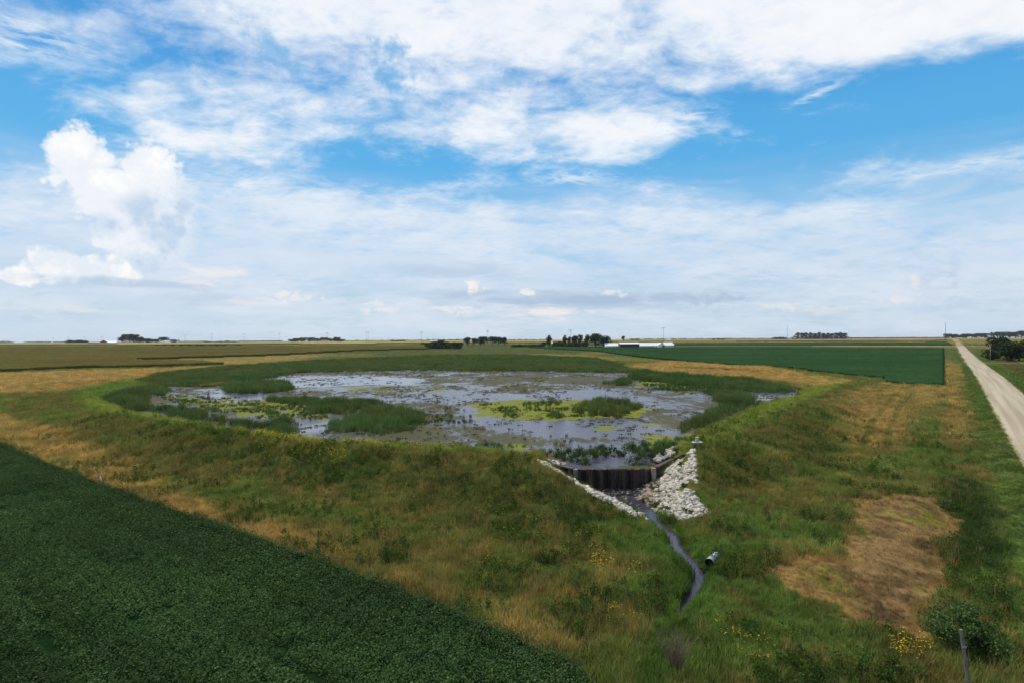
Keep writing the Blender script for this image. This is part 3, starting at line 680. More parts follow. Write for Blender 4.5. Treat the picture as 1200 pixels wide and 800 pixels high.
def scatter(name, pts, scl, cols, protos, label=None, tilt=.12):
    """one object: points carrying scale, turn and colour, each drawn as one of the small meshes"""
    n = len(pts); me = bpy.data.meshes.new(name); me.vertices.add(n); me.vertices.foreach_set('co', np.asarray(pts, np.float32).ravel())
    a = me.attributes.new('scl', 'FLOAT_VECTOR', 'POINT'); a.data.foreach_set('vector', np.asarray(scl, np.float32).ravel())
    a = me.attributes.new('rot', 'FLOAT_VECTOR', 'POINT'); rt = np.stack([rng.normal(0, tilt, n), rng.normal(0, tilt, n), rng.uniform(0, 6.283, n)], -1); a.data.foreach_set('vector', rt.astype(np.float32).ravel())
    a = me.attributes.new('col', 'FLOAT_COLOR', 'POINT'); c4 = np.ones((n, 4), np.float32); c4[:, :3] = cols; a.data.foreach_set('color', c4.ravel())
    a = me.attributes.new('pick', 'INT', 'POINT'); a.data.foreach_set('value', rng.integers(0, len(protos), n).astype(np.int32))
    o = link(bpy.data.objects.new(name, me)); tag(o, label, None, None, 'stuff')
    ng = bpy.data.node_groups.new('scatter_' + name, 'GeometryNodeTree'); ng.interface.new_socket('Geometry', in_out='INPUT', socket_type='NodeSocketGeometry'); ng.interface.new_socket('Geometry', in_out='OUTPUT', socket_type='NodeSocketGeometry')
    N = ng.nodes.new; L = ng.links.new; gi = N('NodeGroupInput'); go = N('NodeGroupOutput')
    j = N('GeometryNodeJoinGeometry')
    for p in reversed(protos):
        oi = N('GeometryNodeObjectInfo'); oi.inputs['Object'].default_value = p; oi.inputs['As Instance'].default_value = True; L(oi.outputs['Geometry'], j.inputs[0])
    ip = N('GeometryNodeInstanceOnPoints'); L(gi.outputs[0], ip.inputs['Points']); L(j.outputs[0], ip.inputs['Instance']); ip.inputs['Pick Instance'].default_value = True
    def at(nm, ty):
        x = N('GeometryNodeInputNamedAttribute'); x.data_type = ty; x.inputs['Name'].default_value = nm; return x.outputs['Attribute']
    L(at('pick', 'INT'), ip.inputs['Instance Index']); L(at('scl', 'FLOAT_VECTOR'), ip.inputs['Scale'])
    er = N('FunctionNodeEulerToRotation'); L(at('rot', 'FLOAT_VECTOR'), er.inputs[0]); L(er.outputs[0], ip.inputs['Rotation'])
    L(ip.outputs[0], go.inputs[0]); md = o.modifiers.new('scatter', 'NODES'); md.node_group = ng
    return o
def seen(x, y, z, pad=40):
    """keep only points the frame or a step to its side could show"""
    u = 600 + F * x / np.maximum(y, .1); vv = HY + F * (H - z) / np.maximum(y, .1)
    return (y > 2) & (u > -pad - 60) & (u < 1260 + pad) & (vv < 800 + pad + 60)
def sample_area(n, r0, r1, p=1.0):
    """random ground points, density falling as r**-p"""
    th = rng.uniform(-R(46), R(46), n); u = rng.random(n); k = 2 - p
    r = (r0 ** k + u * (r1 ** k - r0 ** k)) ** (1 / k)
    return r * np.sin(th), r * np.cos(th)

M_blade = leaf_mat('grass_blades', True, trans=.35, rand=.35)
M_soyleaf = leaf_mat('soybean_leaves', True, trans=.22, gloss=.008, rand=.3)
M_reed = leaf_mat('reed_blades', True, trans=.3, rand=.3)
M_flower = leaf_mat('yellow_petals', True, trans=.2, rand=.2)
g_pro = [hidden(protos_leafblades(22, .55, .38, .035, .5, M_blade, 'grass_tuft')) for _ in range(4)] + [hidden(protos_leafblades(16, .8, .22, .03, .35, M_blade, 'grass_tuft')) for _ in range(2)]
x, y = sample_area(430000, 24, 380, 1.45)
z = height(x, y); ok = seen(x, y, z)
x, y, z = x[ok], y[ok], z[ok]
ps = poly_sd(pond, x, y); sp = poly_sd(soy_poly, x, y); bw = poly_sd(bare_poly, x, y) + (fbm(x, y, 2.0, 50, 3) - .5) * 4.8; rq, _ = road_s(x, y); sdm, stt = line_dist(stream, x, y); shw = np.interp(stt, np.arange(len(s_half)), s_half); fr = poly_sd(front, x, y)
rip_R = [(wr2[0]+.2, wr2[1]-.1), HIT(816,545), HIT(819,560), HIT(814,580), HIT(822,590), HIT(836,599), HIT(828,604), HIT(800,612), HIT(785,607), HIT(764,599), PX(740,576,-.45), (cr_[0]-1.2, cr_[1]-.3), (cr_[0]+.9, cr_[1]-.5), (wr[0]+.4, wr[1]-.8), (wr[0]+1.0, wr[1]-.5)]
rip_L = [HIT(628,541), HIT(650,554), HIT(690,577), HIT(722,595), HIT(747,610), HIT(750,605)]
rip_L = rip_L + [(p_[0] + 1.15, p_[1] + 1.0) for p_ in rip_L[::-1][1:]]
nog = poly_sd(rip_R, x, y) > -.1; nol = poly_sd(rip_L, x, y) > -.1
for k_ in range(1, 3): nol |= poly_sd(rip_L, x + .07 * k_, y + .25 * k_) > -.1
crp = np.max([poly_sd(P_, x, y) for P_ in (field_R, field_L)], axis=0)
keep = (crp < -1.0) & (ps < -.2) & (sp < -.3) & ((rq < -.4) | (rq > RW + .4)) & ~((fr > 0) & (sdm < shw + .25)) & ~nog & ~nol & ~((bw > 0) & (rng.random(len(x)) < .62))
wallzone = (fr > 0) & (sdm < 4) & (y > cl[1] - 4); keep &= ~wallzone
x, y, z, rq, bw = x[keep], y[keep], z[keep], rq[keep], bw[keep]
c = cover(x, y); r = np.hypot(x, y)
hn = fbm(x, y, 2.4, 500, 3); s = (.25 + 1.4 * hn) * rng.uniform(.7, 1.25, len(x)) * (1 + .35 * sstep(r, 60, 140))
s = np.where(np.abs(rq - RW / 2) < RW / 2 + 4, s * .4, s); s = np.where(bw > -.3, s * .45, s)
c = c * rng.uniform(.8, 1.35, (len(x), 1)) * np.array([[1.90, 1.88, 1.62]]); c = c * .86 + c.mean(1, keepdims=True) * .14
scatter('meadow_grass', np.stack([x, y, z], -1), np.stack([s * (1 + 2.2 * sstep(r, 70, 330)), s * (1 + 2.2 * sstep(r, 70, 330)), s * .8], -1), c, g_pro, 'mixed green and brown grass covering the banks around the pond')
print('grass', len(x))

# leafy weeds and straw stalks among the grass
def weedshape():
    a = random.uniform(0, 6.283); h_ = random.random(); r_ = .28 * math.sqrt(random.random()) * (1.1 - h_ * .6); return (r_ * math.cos(a), r_ * math.sin(a), .08 + h_ * .75)
k_pro = [hidden(proto_leaves(44, weedshape, .12, M_blade, 'weed_plant', .35)) for _ in range(3)]
st_pro = [hidden(protos_leafblades(14, 1.0, .35, .022, .25, M_blade, 'straw_stalks')) for _ in range(3)]
def bank_points(n, r1, p, seed, thr, sc_):
    x, y = sample_area(n, 24, r1, p); z = height(x, y); ok = seen(x, y, z); x, y, z = x[ok], y[ok], z[ok]
    q_, _ = road_s(x, y); d_, t_ = line_dist(stream, x, y); f_ = poly_sd(front, x, y); b_ = poly_sd(bare_poly, x, y)
    ok = (poly_sd(pond, x, y) < -.5) & (poly_sd(soy_poly, x, y) < -.5) & (q_ < -4.5) & ~((f_ > 0) & ((d_ < 1.1) | ((d_ < 4) & (y > cl[1] - 4)))) & (poly_sd(rip_R, x, y) < -.2) & (poly_sd(rip_L, x, y) < -.4) & (fbm(x, y, sc_, seed, 3) + rng.normal(0, .05, len(x)) > thr) & (b_ < .3)
    return x[ok], y[ok], z[ok]
x, y, z = bank_points(60000, 130, 1.3, 811, .58, 3.0); s = rng.uniform(.5, 1.25, len(x)); c = lin(58, 78, 36, 1.25)[None] * rng.uniform(.6, 1.5, (len(x), 1)) * np.stack([rng.uniform(.85, 1.3, len(x)), np.ones(len(x)), rng.uniform(.8, 1.1, len(x))], -1)
scatter('bank_weeds', np.stack([x, y, z], -1), np.stack([s, s, s], -1), c, k_pro, 'darker leafy weeds growing in patches through the bank grass', .2)
x, y, z = bank_points(26000, 120, 1.3, 823, .53, 4.0); s = rng.uniform(.5, 1.1, len(x)); c = lin(140, 118, 74, 1.2)[None] * rng.uniform(.6, 1.25, (len(x), 1))
scatter('straw_stalks', np.stack([x, y, z], -1), np.stack([s, s, s], -1), c, st_pro, 'pale dry straw stalks standing above the bank grass', .15)

# soybeans of the near field, in rows
def dome():
    a = random.uniform(0, 6.283); r_ = .34 * math.sqrt(random.random()); return (r_ * math.cos(a), r_ * math.sin(a), random.uniform(.3, .86) * (1 - .45 * (r_ / .34) ** 2))
s_pro = [hidden(proto_leaves(84, dome, .10, M_soyleaf, 'soybean_plant', .55)) for _ in range(4)]
e0 = np.array(soy_edge[1]); e1 = np.array(soy_edge[6]); ed = (e1 - e0) / np.hypot(*(e1 - e0)); en = np.array([-ed[1], ed[0]])
if en[0] > 0: en = -en
if np.dot(en, np.array([-1, -1])) < 0: en = -en
pts = []
for i in range(-14, 190):
    w_ = .25 + i * .62
    t = np.arange(-60, 150, .34) + rng.uniform(0, .3); n_ = len(t)
    px_ = e0[0] + ed[0] * t + en[0] * w_ + rng.normal(0, .07, n_); py_ = e0[1] + ed[1] * t + en[1] * w_ + rng.normal(0, .07, n_); pts.append(np.stack([px_, py_], -1))
pts = np.concatenate(pts); x, y = pts[:, 0], pts[:, 1]; z = height(x, y)
ok = seen(x, y, z + .8) & (np.hypot(x, y) < 135) & (poly_sd(soy_poly, x, y) + (fbm(x, y, 2.0, 515, 3) - .5) * 1.6 > .1)
gap = fbm(x * 1.0, y * 1.0, 3.0, 520, 3); ok &= ~((gap > .70) & (rng.random(len(x)) < .6))
for gx, gy, gl in [(-9.5, 27.0, .6), (-24, 30.0, .7), (-8.4, 26.0, .35), (-26.5, 32.5, .5), (-11.5, 29.5, .5)]:
    ok &= ~(((x - gx) * ed[0] + (y - gy) * ed[1]) ** 2 / (gl * 2.2) ** 2 + ((x - gx) * en[0] + (y - gy) * en[1]) ** 2 / .4 ** 2 < 1)
x, y, z = x[ok], y[ok], z[ok]; hn = fbm(x, y, 6, 530, 3)
s = (.85 + .35 * hn) * rng.uniform(.85, 1.15, len(x)); c = soyc[None] * (.65 + .7 * fbm(x, y, 9, 540, 4))[:, None] * (.8 + .4 * vnoise(((x - e0[0]) * en[0] + (y - e0[1]) * en[1]) / .62 * .5, x * 0, 77))[:, None] * rng.uniform(.88, 1.12, (len(x), 1)) * np.array([[1.85, 1.50, 1.15]]) 
scatter('soybean_plants', np.stack([x, y, z], -1), np.stack([s * 1.15, s * 1.15, s], -1), c, s_pro, 'dark green soybean plants filling the near field at the lower left')
print('soy', len(x))
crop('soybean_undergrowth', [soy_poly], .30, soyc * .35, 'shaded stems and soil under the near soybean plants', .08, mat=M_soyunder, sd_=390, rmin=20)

# reeds
r_pro = [hidden(protos_leafblades(34, 2.0, .75, .07, .28, M_reed, 'reed_clump')) for _ in range(4)]
reed_polys = [
  [(119,469),(142,459),(194,453),(202,457),(187,463),(165,470),(187,478),(223,478),(267,490),(329,503),(327,510),(287,504),(246,496),(183,484),(142,480),(119,473)],
  [(156,446),(183,438),(246,432),(350,424),(420,420),(500,417),(600,416),(700,420),(730,429),(745,436),(720,436),(600,434),(480,433),(350,436),(310,443),(225,452),(170,449)],
  [(262,453),(300,449),(340,449),(343,456),(308,461),(270,460)],
  [(306,465),(387,468),(452,473),(495,484),(501,494),(484,505),(430,510),(384,507),(387,495),(404,497),(417,488),(387,484),(358,484),(354,477),(306,470)],
  [(300,501),(330,492),(350,497),(352,506),(330,511)], [(222,476),(240,472),(262,478),(250,484)], [(300,484),(322,480),(335,486),(310,489)],
  [(666,473),(702,469),(748,473),(756,479),(724,489),(640,490),(650,485),(679,480)], [(636,471),(662,470),(660,474),(640,475)],
  [(711,445),(748,446),(750,452),(709,450)],
  [(740,437),(783,440),(892,448),(928,455),(926,462),(892,459),(827,453),(740,444)],
  [(824,458),(879,461),(894,468),(870,483),(827,498),(800,507),(794,503),(827,485),(846,475)],
  [(556,521),(575,518),(602,519),(604,527),(560,527)], [(526,521),(540,519),(542,527),(528,527)], [(745,524),(772,516),(806,508),(800,520),(775,528),(752,532)],
]
X_, Y_, S_, C_ = [], [], [], []
for k, P in enumerate(reed_polys):
    P = ZP(P, WATER + (.1 if k != 1 else .3)); A = np.array(P); lo = A.min(0); hi = A.max(0); area = (hi - lo).prod()
    n = int(min(area * 1.1, 60000)); x = rng.uniform(lo[0], hi[0], n); y = rng.uniform(lo[1], hi[1], n)
    d = poly_sd(P, x, y) + (fbm(x, y, 5, 600 + k, 3) - .5) * 5
    r = np.hypot(x, y); ok = (d > 0) & (rng.random(n) < np.clip(1.0 * (110 / r) ** 1.0, .12, 1)) & (fbm(x, y, 3.5, 620 + k, 3) > (.50 if k in (5, 6, 7, 8, 9) else .34))
    x, y, d, r = x[ok], y[ok], d[ok], r[ok]
    hs = (.40 + .9 * fbm(x, y, 5, 640, 3) * rng.uniform(.7, 1.2, len(x))) * (.55 + .45 * sstep(d, 0, 2.5)) * (1 + .5 * sstep(r, 130, 260))
    if k == 1: hs *= .6
    if k >= 12: hs *= .6
    cc = reed[None] * (.72 + .6 * fbm(x, y, 14, 650, 4))[:, None] * (1 + .4 * rng.random((len(x), 1)))
    wq = (sstep(fbm(x * .35, y, 9, 660, 3), .48, .62) * (.7 if k == 1 else .35))[:, None]; cc = cc * (1 - wq) + lin(104, 98, 56, 1.0)[None] * wq * .8
    cc = cc * (.7 + .6 * fbm(x, y, 3, 665, 2))[:, None]
    X_.append(x); Y_.append(y); S_.append(hs); C_.append(cc)
x = np.concatenate(X_); y = np.concatenate(Y_); s = np.concatenate(S_); c = np.concatenate(C_); z = np.maximum(height(x, y), WATER - .15); r = np.hypot(x, y); wd = s * (1 + 1.2 * sstep(r, 100, 260))
scatter('pond_reeds', np.stack([x, y, z], -1), np.stack([wd, wd, s], -1), c * 1.6, r_pro, 'dense dark green reeds standing in beds around the pond', .06)
print('reeds', len(x))
# sparse emergent plants over the shallow parts
w_pro = [hidden(protos_leafblades(12, .5, .3, .06, .4, M_reed, 'water_weed')) for _ in range(3)]
wp = [([(556,474),(640,470),(700,474),(700,488),(600,490),(565,484)], 420), ([(180,462),(260,466),(330,470),(400,480),(380,494),(300,490),(220,478)], 1500), ([(430,500),(520,505),(620,508),(740,512),(700,524),(480,524)], 60), ([(745,444),(830,450),(890,458),(870,466),(760,456)], 1200), ([(470,480),(560,478),(560,500),(480,505)], 160)]
X_, Y_ = [], []
for P, n in wp:
    P = ZP(P, WATER); A = np.array(P); lo = A.min(0); hi = A.max(0); x = rng.uniform(lo[0], hi[0], n * 3); y = rng.uniform(lo[1], hi[1], n * 3); ok = (poly_sd(P, x, y) > 0) & (fbm(x, y, 6, 670, 3) > .48); X_.append(x[ok]); Y_.append(y[ok])
x = np.concatenate(X_); y = np.concatenate(Y_); s = rng.uniform(.5, 1.3, len(x))
scatter('water_weeds', np.stack([x, y, np.full(len(x), WATER)], -1), np.stack([s] * 3, -1), reed[None] * rng.uniform(.8, 1.6, (len(x), 1)), w_pro, 'small dark tufts of weed poking out of the shallow water')
# low floating leaves and stems dotted over the open pond
fw_pro = [hidden(protos_leafblades(9, .16, .45, .16, .9, M_reed, 'floating_leaf')) for _ in range(3)]
A = np.array(pond); lo = A.min(0); hi = A.max(0); x = rng.uniform(lo[0], hi[0], 60000); y = rng.uniform(lo[1], hi[1], 60000); dd = poly_sd(pond, x, y)
ok = (dd > .5) & (fbm(x, y * .5, 9, 675, 4) + rng.normal(0, .07, len(x)) > .56) & (rng.random(len(x)) < .36); x, y, dd = x[ok], y[ok], dd[ok]; s = rng.uniform(.5, 1.3, len(x)); c = lin(92, 90, 52, 1.1)[None] * rng.uniform(.5, 1.5, (len(x), 1))
scatter('floating_weeds', np.stack([x, y, np.full(len(x), WATER + .01)], -1), np.stack([s * 1.6, s * .8, s], -1), c, fw_pro, 'low olive weeds floating in streaks across the pond', .02)
# yellow flowers
def fl(): return (random.gauss(0, .12), random.gauss(0, .12), random.uniform(.65, 1.0))
f_pro = [hidden(proto_leaves(7, fl, .085, M_flower, 'flower_head', .7)) for _ in range(3)]
fp = [([(300,498),(420,515),(560,527),(560,534),(420,530),(300,512)], 1.9, 2600), ([(270,512),(420,530),(400,556),(300,545)], 1.5, 1100), ([(560,560),(690,575),(720,640),(640,660),(560,600)], .5, 110), ([(690,655),(716,650),(722,672),(700,678)], 0, 70), ([(732,672),(752,674),(750,685),(735,684)], 0, 20), ([(560,650),(590,640),(590,662),(565,665)], 0, 18), ([(715,720),(760,720),(760,735),(715,735)], 0, 12), ([(1035,752),(1100,752),(1085,785),(1045,775)], 0, 60), ([(830,740),(900,760),(900,790),(860,780)], 0, 30), ([(440,560),(700,700),(760,760),(500,640)], 0, 90), ([(150,485),(300,505),(280,520),(150,500)], 2.0, 220), ([(400,635),(425,638),(420,650),(400,645)], 0, 14)]
X_, Y_ = [], []
for P, zz_, n in fp:
    P = ZP(P, zz_); A = np.array(P); lo = A.min(0); hi = A.max(0); x = rng.uniform(lo[0], hi[0], n * 4); y = rng.uniform(lo[1], hi[1], n * 4); ok = (poly_sd(P, x, y) > 0) & (fbm(x, y, 2.5, 690, 3) + rng.normal(0, .12, len(x)) > .55); n = int(n * (.62 if n < 300 else 1)); X_.append(x[ok][:n]); Y_.append(y[ok][:n])
x = np.concatenate(X_); y = np.concatenate(Y_); s = rng.uniform(.7, 1.3, len(x))
scatter('yellow_flowers', np.stack([x, y, height(x, y)], -1), np.stack([s] * 3, -1), np.array([[.46, .36, .03]]) * rng.uniform(.7, 1.2, (len(x), 1)), f_pro, 'small yellow wildflowers dotted over the grassy bank')

# ---------------------------------------------------------------- the sheet pile weir
M_rust = simple('rusted_steel_piles', (.060, .036, .028), .8, .5, 1.6, .4, .2, (.022, .017, .016), 9)
M_rustcap = simple('rusted_steel_cap', (.11, .058, .046), .7, .4, 2.5, .3, .3)
M_drypost = simple('pale_weathered_steel', (.30, .24, .17), .8, .35, 3, .3)
_nt = M_rust.node_tree; _b = [n_ for n_ in _nt.nodes if n_.type == 'BSDF_PRINCIPLED'][0]; _src = _b.inputs['Base Color'].links[0].from_socket
_oi = _nt.nodes.new('ShaderNodeObjectInfo'); _mr = _nt.nodes.new('ShaderNodeMapRange'); _nt.links.new(_oi.outputs['Random'], _mr.inputs[0]); _mr.inputs[3].default_value = .3; _mr.inputs[4].default_value = 2.0
_vm = _nt.nodes.new('ShaderNodeVectorMath'); _vm.operation = 'SCALE'; _nt.links.new(_src, _vm.inputs[0]); _nt.links.new(_mr.outputs[0], _vm.inputs['Scale']); _nt.links.new(_vm.outputs[0], _b.inputs['Base Color'])
weir = thing('sheet_pile_weir', 'rusty dark sheet pile weir holding the pond back above the brook', 'weir', (cl[0], cl[1], 0))
O = Vector((cl[0], cl[1], 0))
def pile_run(a, b, z0, z1, first=0):
    a = Vector((*a, 0)); b = Vector((*b, 0)); d = b - a; Ln = d.length; d.normalize(); nrm = Vector((d.y, -d.x, 0)); n = max(1, round(Ln / .62)); w = Ln / n
    if nrm.y > 0: nrm = -nrm
    for i in range(n):
        out = .16 if i % 2 else 0.0
        p0 = a + d * (i * w); mb = MB()
        prof = [(0, .0), (w * .14, .0), (w * .24, .30), (w * .76, .30), (w * .86, .0), (w, .0)]
        sgn = 1 if i % 2 == 0 else -1
        v = []
        for t_, o_ in prof:
            for th in (0, -.045):
                pt = p0 + d * t_ + nrm * (o_ * sgn + th + .34); v += [(pt.x - O.x, pt.y - O.y, z0), (pt.x - O.x, pt.y - O.y, z1)]
        f = []
        for k in range(len(prof) - 1):
            q_ = k * 4; f += [(q_, q_ + 4, q_ + 5, q_ + 1), (q_ + 3, q_ + 7, q_ + 6, q_ + 2), (q_ + 1, q_ + 5, q_ + 7, q_ + 3)]
        f += [(0, 1, 3, 2), (20, 22, 23, 21)]
        mb.add(v, f); mb.build('sheet_pile', M_rust, weir)
    return d, nrm
def cap_run(a, b, z, wd=.24, ex=.02):
    a = Vector((a[0], a[1], 0)); b = Vector((b[0], b[1], 0)); d = (b - a).normalized(); n = Vector((d.y, -d.x, 0)); mb = MB(); a = a - d * ex; b = b + d * ex
    v = []
    for p in (a, b):
        for s_ in (-1, 1):
            for zz_ in (z - .10, z + .05): v.append((p.x - O.x + n.x * (.34 + wd * s_), p.y - O.y + n.y * (.34 + wd * s_), zz_))
    mb.add(v, [(0, 1, 3, 2), (4, 6, 7, 5), (0, 4, 5, 1), (2, 3, 7, 6), (1, 5, 7, 3), (0, 2, 6, 4)]); mb.build('cap_beam', M_rustcap, weir)
pile_run(wl, cl, -.6, WT - .02); pile_run(cl, cr_, -1.3, WT - .17); pile_run(cr_, wr, -.9, WT - .02); pile_run(wr, wr2, .6, WT - .02)
cap_run(wl, cl, WT); cap_run(cr_, wr, WT + .003); cap_run(wr, wr2, WT + .006)
for cx_, cy_, hh in ((cl[0], cl[1], .35), (cr_[0], cr_[1], .25)):
    mb = MB(); mb.box(cx_ - O.x - .24, cx_ - O.x + .20, cy_ - O.y - .74, cy_ - O.y - .10, -.5, WT - .03); mb.build('corner_pile', M_drypost if cx_ > 10 else simple('grey_steel', (.16, .14, .125), .7), weir)
# trash caught along the spillway edge
mb = MB()
for i in range(70):
    t = random.random(); px_ = (cr_[0] - cl[0]) * t; sz = random.uniform(.03, .10); mb.tube((px_, -.25 + random.uniform(-.15, .35), WT - .15), (px_ + random.uniform(-.35, .35), -.2 + random.uniform(-.15, .35), WT - .11 + sz), .02, .015, 4)
tag(mb.build('driftwood_debris', M_drypost), None, None, None, 'stuff').location = (cl[0], cl[1], 0)

# ---------------------------------------------------------------- riprap
M_stone = simple('pale_limestone', (.56, .50, .40), .85, .25, 1.5, .3, rand=.35)
M_stone2 = simple('tan_limestone', (.36, .28, .19), .85, .3, 1.5, .3, rand=.4)
def stones(name, pts, size, mat, label):
    V = []; Fc = []
    bm = bmesh.new(); bmesh.ops.create_icosphere(bm, subdivisions=1, radius=1.0); bv = np.array([v.co[:] for v in bm.verts]); bf = np.array([[v.index for v in f.verts] for f in bm.faces]); bm.free()
    for i, (x, y, z) in enumerate(pts):
        s_ = size * random.uniform(.4, 1.25) * (1.6 if random.random() < .12 else 1); sv = np.array([s_ * random.uniform(.8, 1.35), s_ * random.uniform(.7, 1.1), s_ * random.uniform(.5, .85)])
        q_ = bv * (1 + rng.normal(0, .16, (len(bv), 1))) * sv; a = random.uniform(0, 6.28); ca_, sa_ = math.cos(a), math.sin(a)
        Rm = np.array(Matrix.Rotation(random.gauss(0, .5), 3, 'X') @ Matrix.Rotation(a, 3, 'Z')); q_ = q_ @ Rm.T + np.array([x, y, z + s_ * .2])
        Fc.append(bf + len(V) * len(bv)); V.append(q_)
    me = mesh_np(name, np.concatenate(V), np.concatenate(Fc), mat); return tag(link(bpy.data.objects.new(name, me)), label, None, None, 'stuff')
def in_poly(P, n, seed=0, thr=None, lift=0.0):
    A = np.array(P); lo = A.min(0); hi = A.max(0); x = rng.uniform(lo[0], hi[0], n * 8); y = rng.uniform(lo[1], hi[1], n * 8); ok = poly_sd(P, x, y) + (fbm(x, y, .8, 700 + seed, 2) - .5) * .8 > 0
    if thr: ok &= fbm(x, y, 1.3, 720 + seed, 3) < thr
    x, y = x[ok][:n], y[ok][:n]; return np.stack([x, y, height(x, y) + lift], -1)
p1 = in_poly(rip_R, 2500, 1, .60); dm, _ = line_dist(stream, p1[:, 0], p1[:, 1]); tanm = (p1[:, 0] / p1[:, 1] < .243 + .02 * rng.random(len(p1))) | (p1[:, 2] < -.42)
stones('riprap_stones', p1[~tanm], .19, M_stone, 'white broken limestone covering the right bank below the weir')
stones('riprap_stones', p1[tanm], .19, M_stone2, 'tan stained stones at the foot of the right bank beside the brook')
stones('riprap_stones', in_poly(rip_L, 1700, 2, None, .16), .19, M_stone, 'narrow line of white stones running down the left bank to the brook')
P3 = [(wl[0]+1.0, wl[1]-1.6), (cl[0]-1.0, cl[1]-.8), PX(736,590,-.45), PX(700,578,0)]
stones('riprap_stones', in_poly([(cl[0]-1.2, cl[1]-.4), (cl[0]+1.0, cl[1]-1.6), PX(714,590,-.4), PX(700,582,-.2)], 300, 3), .18, M_stone2, 'tan stones below the left wing of the weir')
b1 = [(wl[0]-.2, wl[1]+.5), (wl[0]+.8, wl[1]+.9), (cl[0]-.6, cl[1]+1.7), (cl[0]-1.4, cl[1]+1.4)]
b2 = [(cr_[0]+1.0, cr_[1]+1.6), (wr[0]-.2, wr[1]+.3), (wr[0]-.6, wr[1]+2.2), (cr_[0]+1.0, cr_[1]+3.6)]
q1 = in_poly(b1, 70, 4); q1[:, 2] = WT + .05; q2 = in_poly(b2, 240, 5); q2[:, 2] = np.maximum(q2[:, 2], WT + .1)
stones('riprap_stones', q1, .19, M_stone, 'few white stones behind the left wing of the weir')
stones('riprap_stones', q2, .21, M_stone, 'white stones piled behind the right wing of the weir')
# wet stones in the pool, the weir's shadow put into their dark colour
M_wet_shaded = simple('wet_shaded_stone', (.06, .052, .04), .4, .4, 2, .3, rand=.4)
pool = [(cl[0]+1.0, cl[1]-.6), (cr_[0]-1.5, cr_[1]-.6), PX(735,585,BED), PX(757,596,BED), PX(735,597,BED)]
pw = in_poly(pool, 170, 6); pw[:, 2] = BED - .02; stones('pool_stones', pw, .20, M_wet_shaded, 'wet stones in the pool under the weir, coloured dark for its shadow')

# ---------------------------------------------------------------- trees
M_crown = leaf_mat('tree_leaves_dark', False, (.048, .070, .032), .25, rand=.5)
M_crown2 = leaf_mat('tree_leaves_mid', False, (.060, .080, .036), .28, rand=.5)
M_pine = leaf_mat('pine_needles', False, (.030, .045, .028), .15, rand=.4)
M_bark = simple('bark', (.10, .08, .06), .9, .4, 3, .4)
def crown_mesh(kind, seed, n, mat, size):
    random.seed(seed); L_ = []
    for i in range(16 if kind == 'round' else 12):
        a = random.uniform(0, 6.28)
        if kind == 'round': rr = random.uniform(.0, .34); zc = random.uniform(.20, .84); rr *= math.sqrt(max(0, 1 - ((zc - .52) / .46) ** 2)); rad = random.uniform(.12, .20)
        elif kind == 'tall': rr = random.uniform(0, .16); zc = random.uniform(.12, .88); rad = random.uniform(.11, .17)
        elif kind == 'low': rr = random.uniform(0, .40); zc = random.uniform(.2, .72); rad = random.uniform(.13, .22)
        else: zc = random.uniform(.15, .92); rr = (1 - zc) * .25; rad = .07 + (1 - zc) * .28
        L_.append((rr * math.cos(a), rr * math.sin(a), zc, rad))
    def sh():
        x, y, z, r_ = random.choice(L_); d = Vector((random.gauss(0, 1), random.gauss(0, 1), random.gauss(0, 1))).normalized(); q = r_ * random.uniform(.55, 1.08) ** .6
        return (x + d.x * q, y + d.y * q, min(1.02, max(.03, z + d.z * q * .9)))
    me = proto_leaves(n, sh, size, mat, 'crown', .15); random.seed(seed * 3 + 1); return me
def trunk_mesh(kind, seed):
    random.seed(seed); mb = MB(); mb.tube((0, 0, -.02), (.01, 0, .35), .030, .020, 7); mb.tube((.01, 0, .35), (0, .01, .75), .020, .006, 6)
    for i in range(6):
        a = random.uniform(0, 6.28); z0 = random.uniform(.25, .5); mb.tube((0, 0, z0), (math.cos(a) * .24, math.sin(a) * .24, z0 + .22), .011, .004, 5)
    return mb.mesh('trunk', M_bark, True)
KINDS = {k: [(crown_mesh(k, 10 * j + i, n, [M_crown, M_crown2][i % 2] if k != 'pine' else M_pine, sz), trunk_mesh(k, 10 * j + i)) for i in range(3)]
         for j, (k, n, sz) in enumerate([('round', 1200, .095), ('tall', 900, .085), ('low', 1000, .10), ('pine', 800, .08)])}
def ground_at(x, y):
    X, Y = G(x, y)
    if Y > 2600: X, Y = X * 2600 / Y, 2600.0
    return X, Y
ordn = ['leftmost', 'second', 'third', 'fourth', 'fifth', 'sixth', 'seventh', 'eighth', 'ninth', 'tenth', 'eleventh', 'twelfth', 'thirteenth', 'fourteenth', 'fifteenth', 'sixteenth']
def tree(x, ytop, ybase, wpx, kind, label, group, name=None, cat='tree', i=None, YD=None):
    X, Y = ground_at(x, ybase)
    if YD: X, Y = X * YD / Y, YD
    h = (ybase - ytop) * Y / F * 1.04; w = wpx * Y / F * 1.5
    z = float(base_h(X, Y)); i = random.randrange(3) if i is None else i
    t = thing(name or {'pine': 'pine_tree', 'low': 'bush'}.get(kind, 'broadleaf_tree'), label, cat, (X, Y, z - .1), random.uniform(0, 6.28), group, (w, w, h))
    cm, tm = KINDS[kind][i]
    link(bpy.data.objects.new('crown', cm), t); link(bpy.data.objects.new('trunk', tm), t); return t
def row(spec, kind, desc, group, **k):
    n = len(spec)
    for j, s in enumerate(spec):
        o = ordn[j] if j < len(ordn) else 'far right'
        kd = s[4] if len(s) > 4 else kind
        pos = ('leftmost' if j == 0 else ('rightmost' if j == n - 1 else o + ' from the left'))
        tree(s[0], s[1], s[2], s[3], kd, f'{pos} {desc}' if j in (0, n - 1) else f'{desc}, {pos}', group, **k)
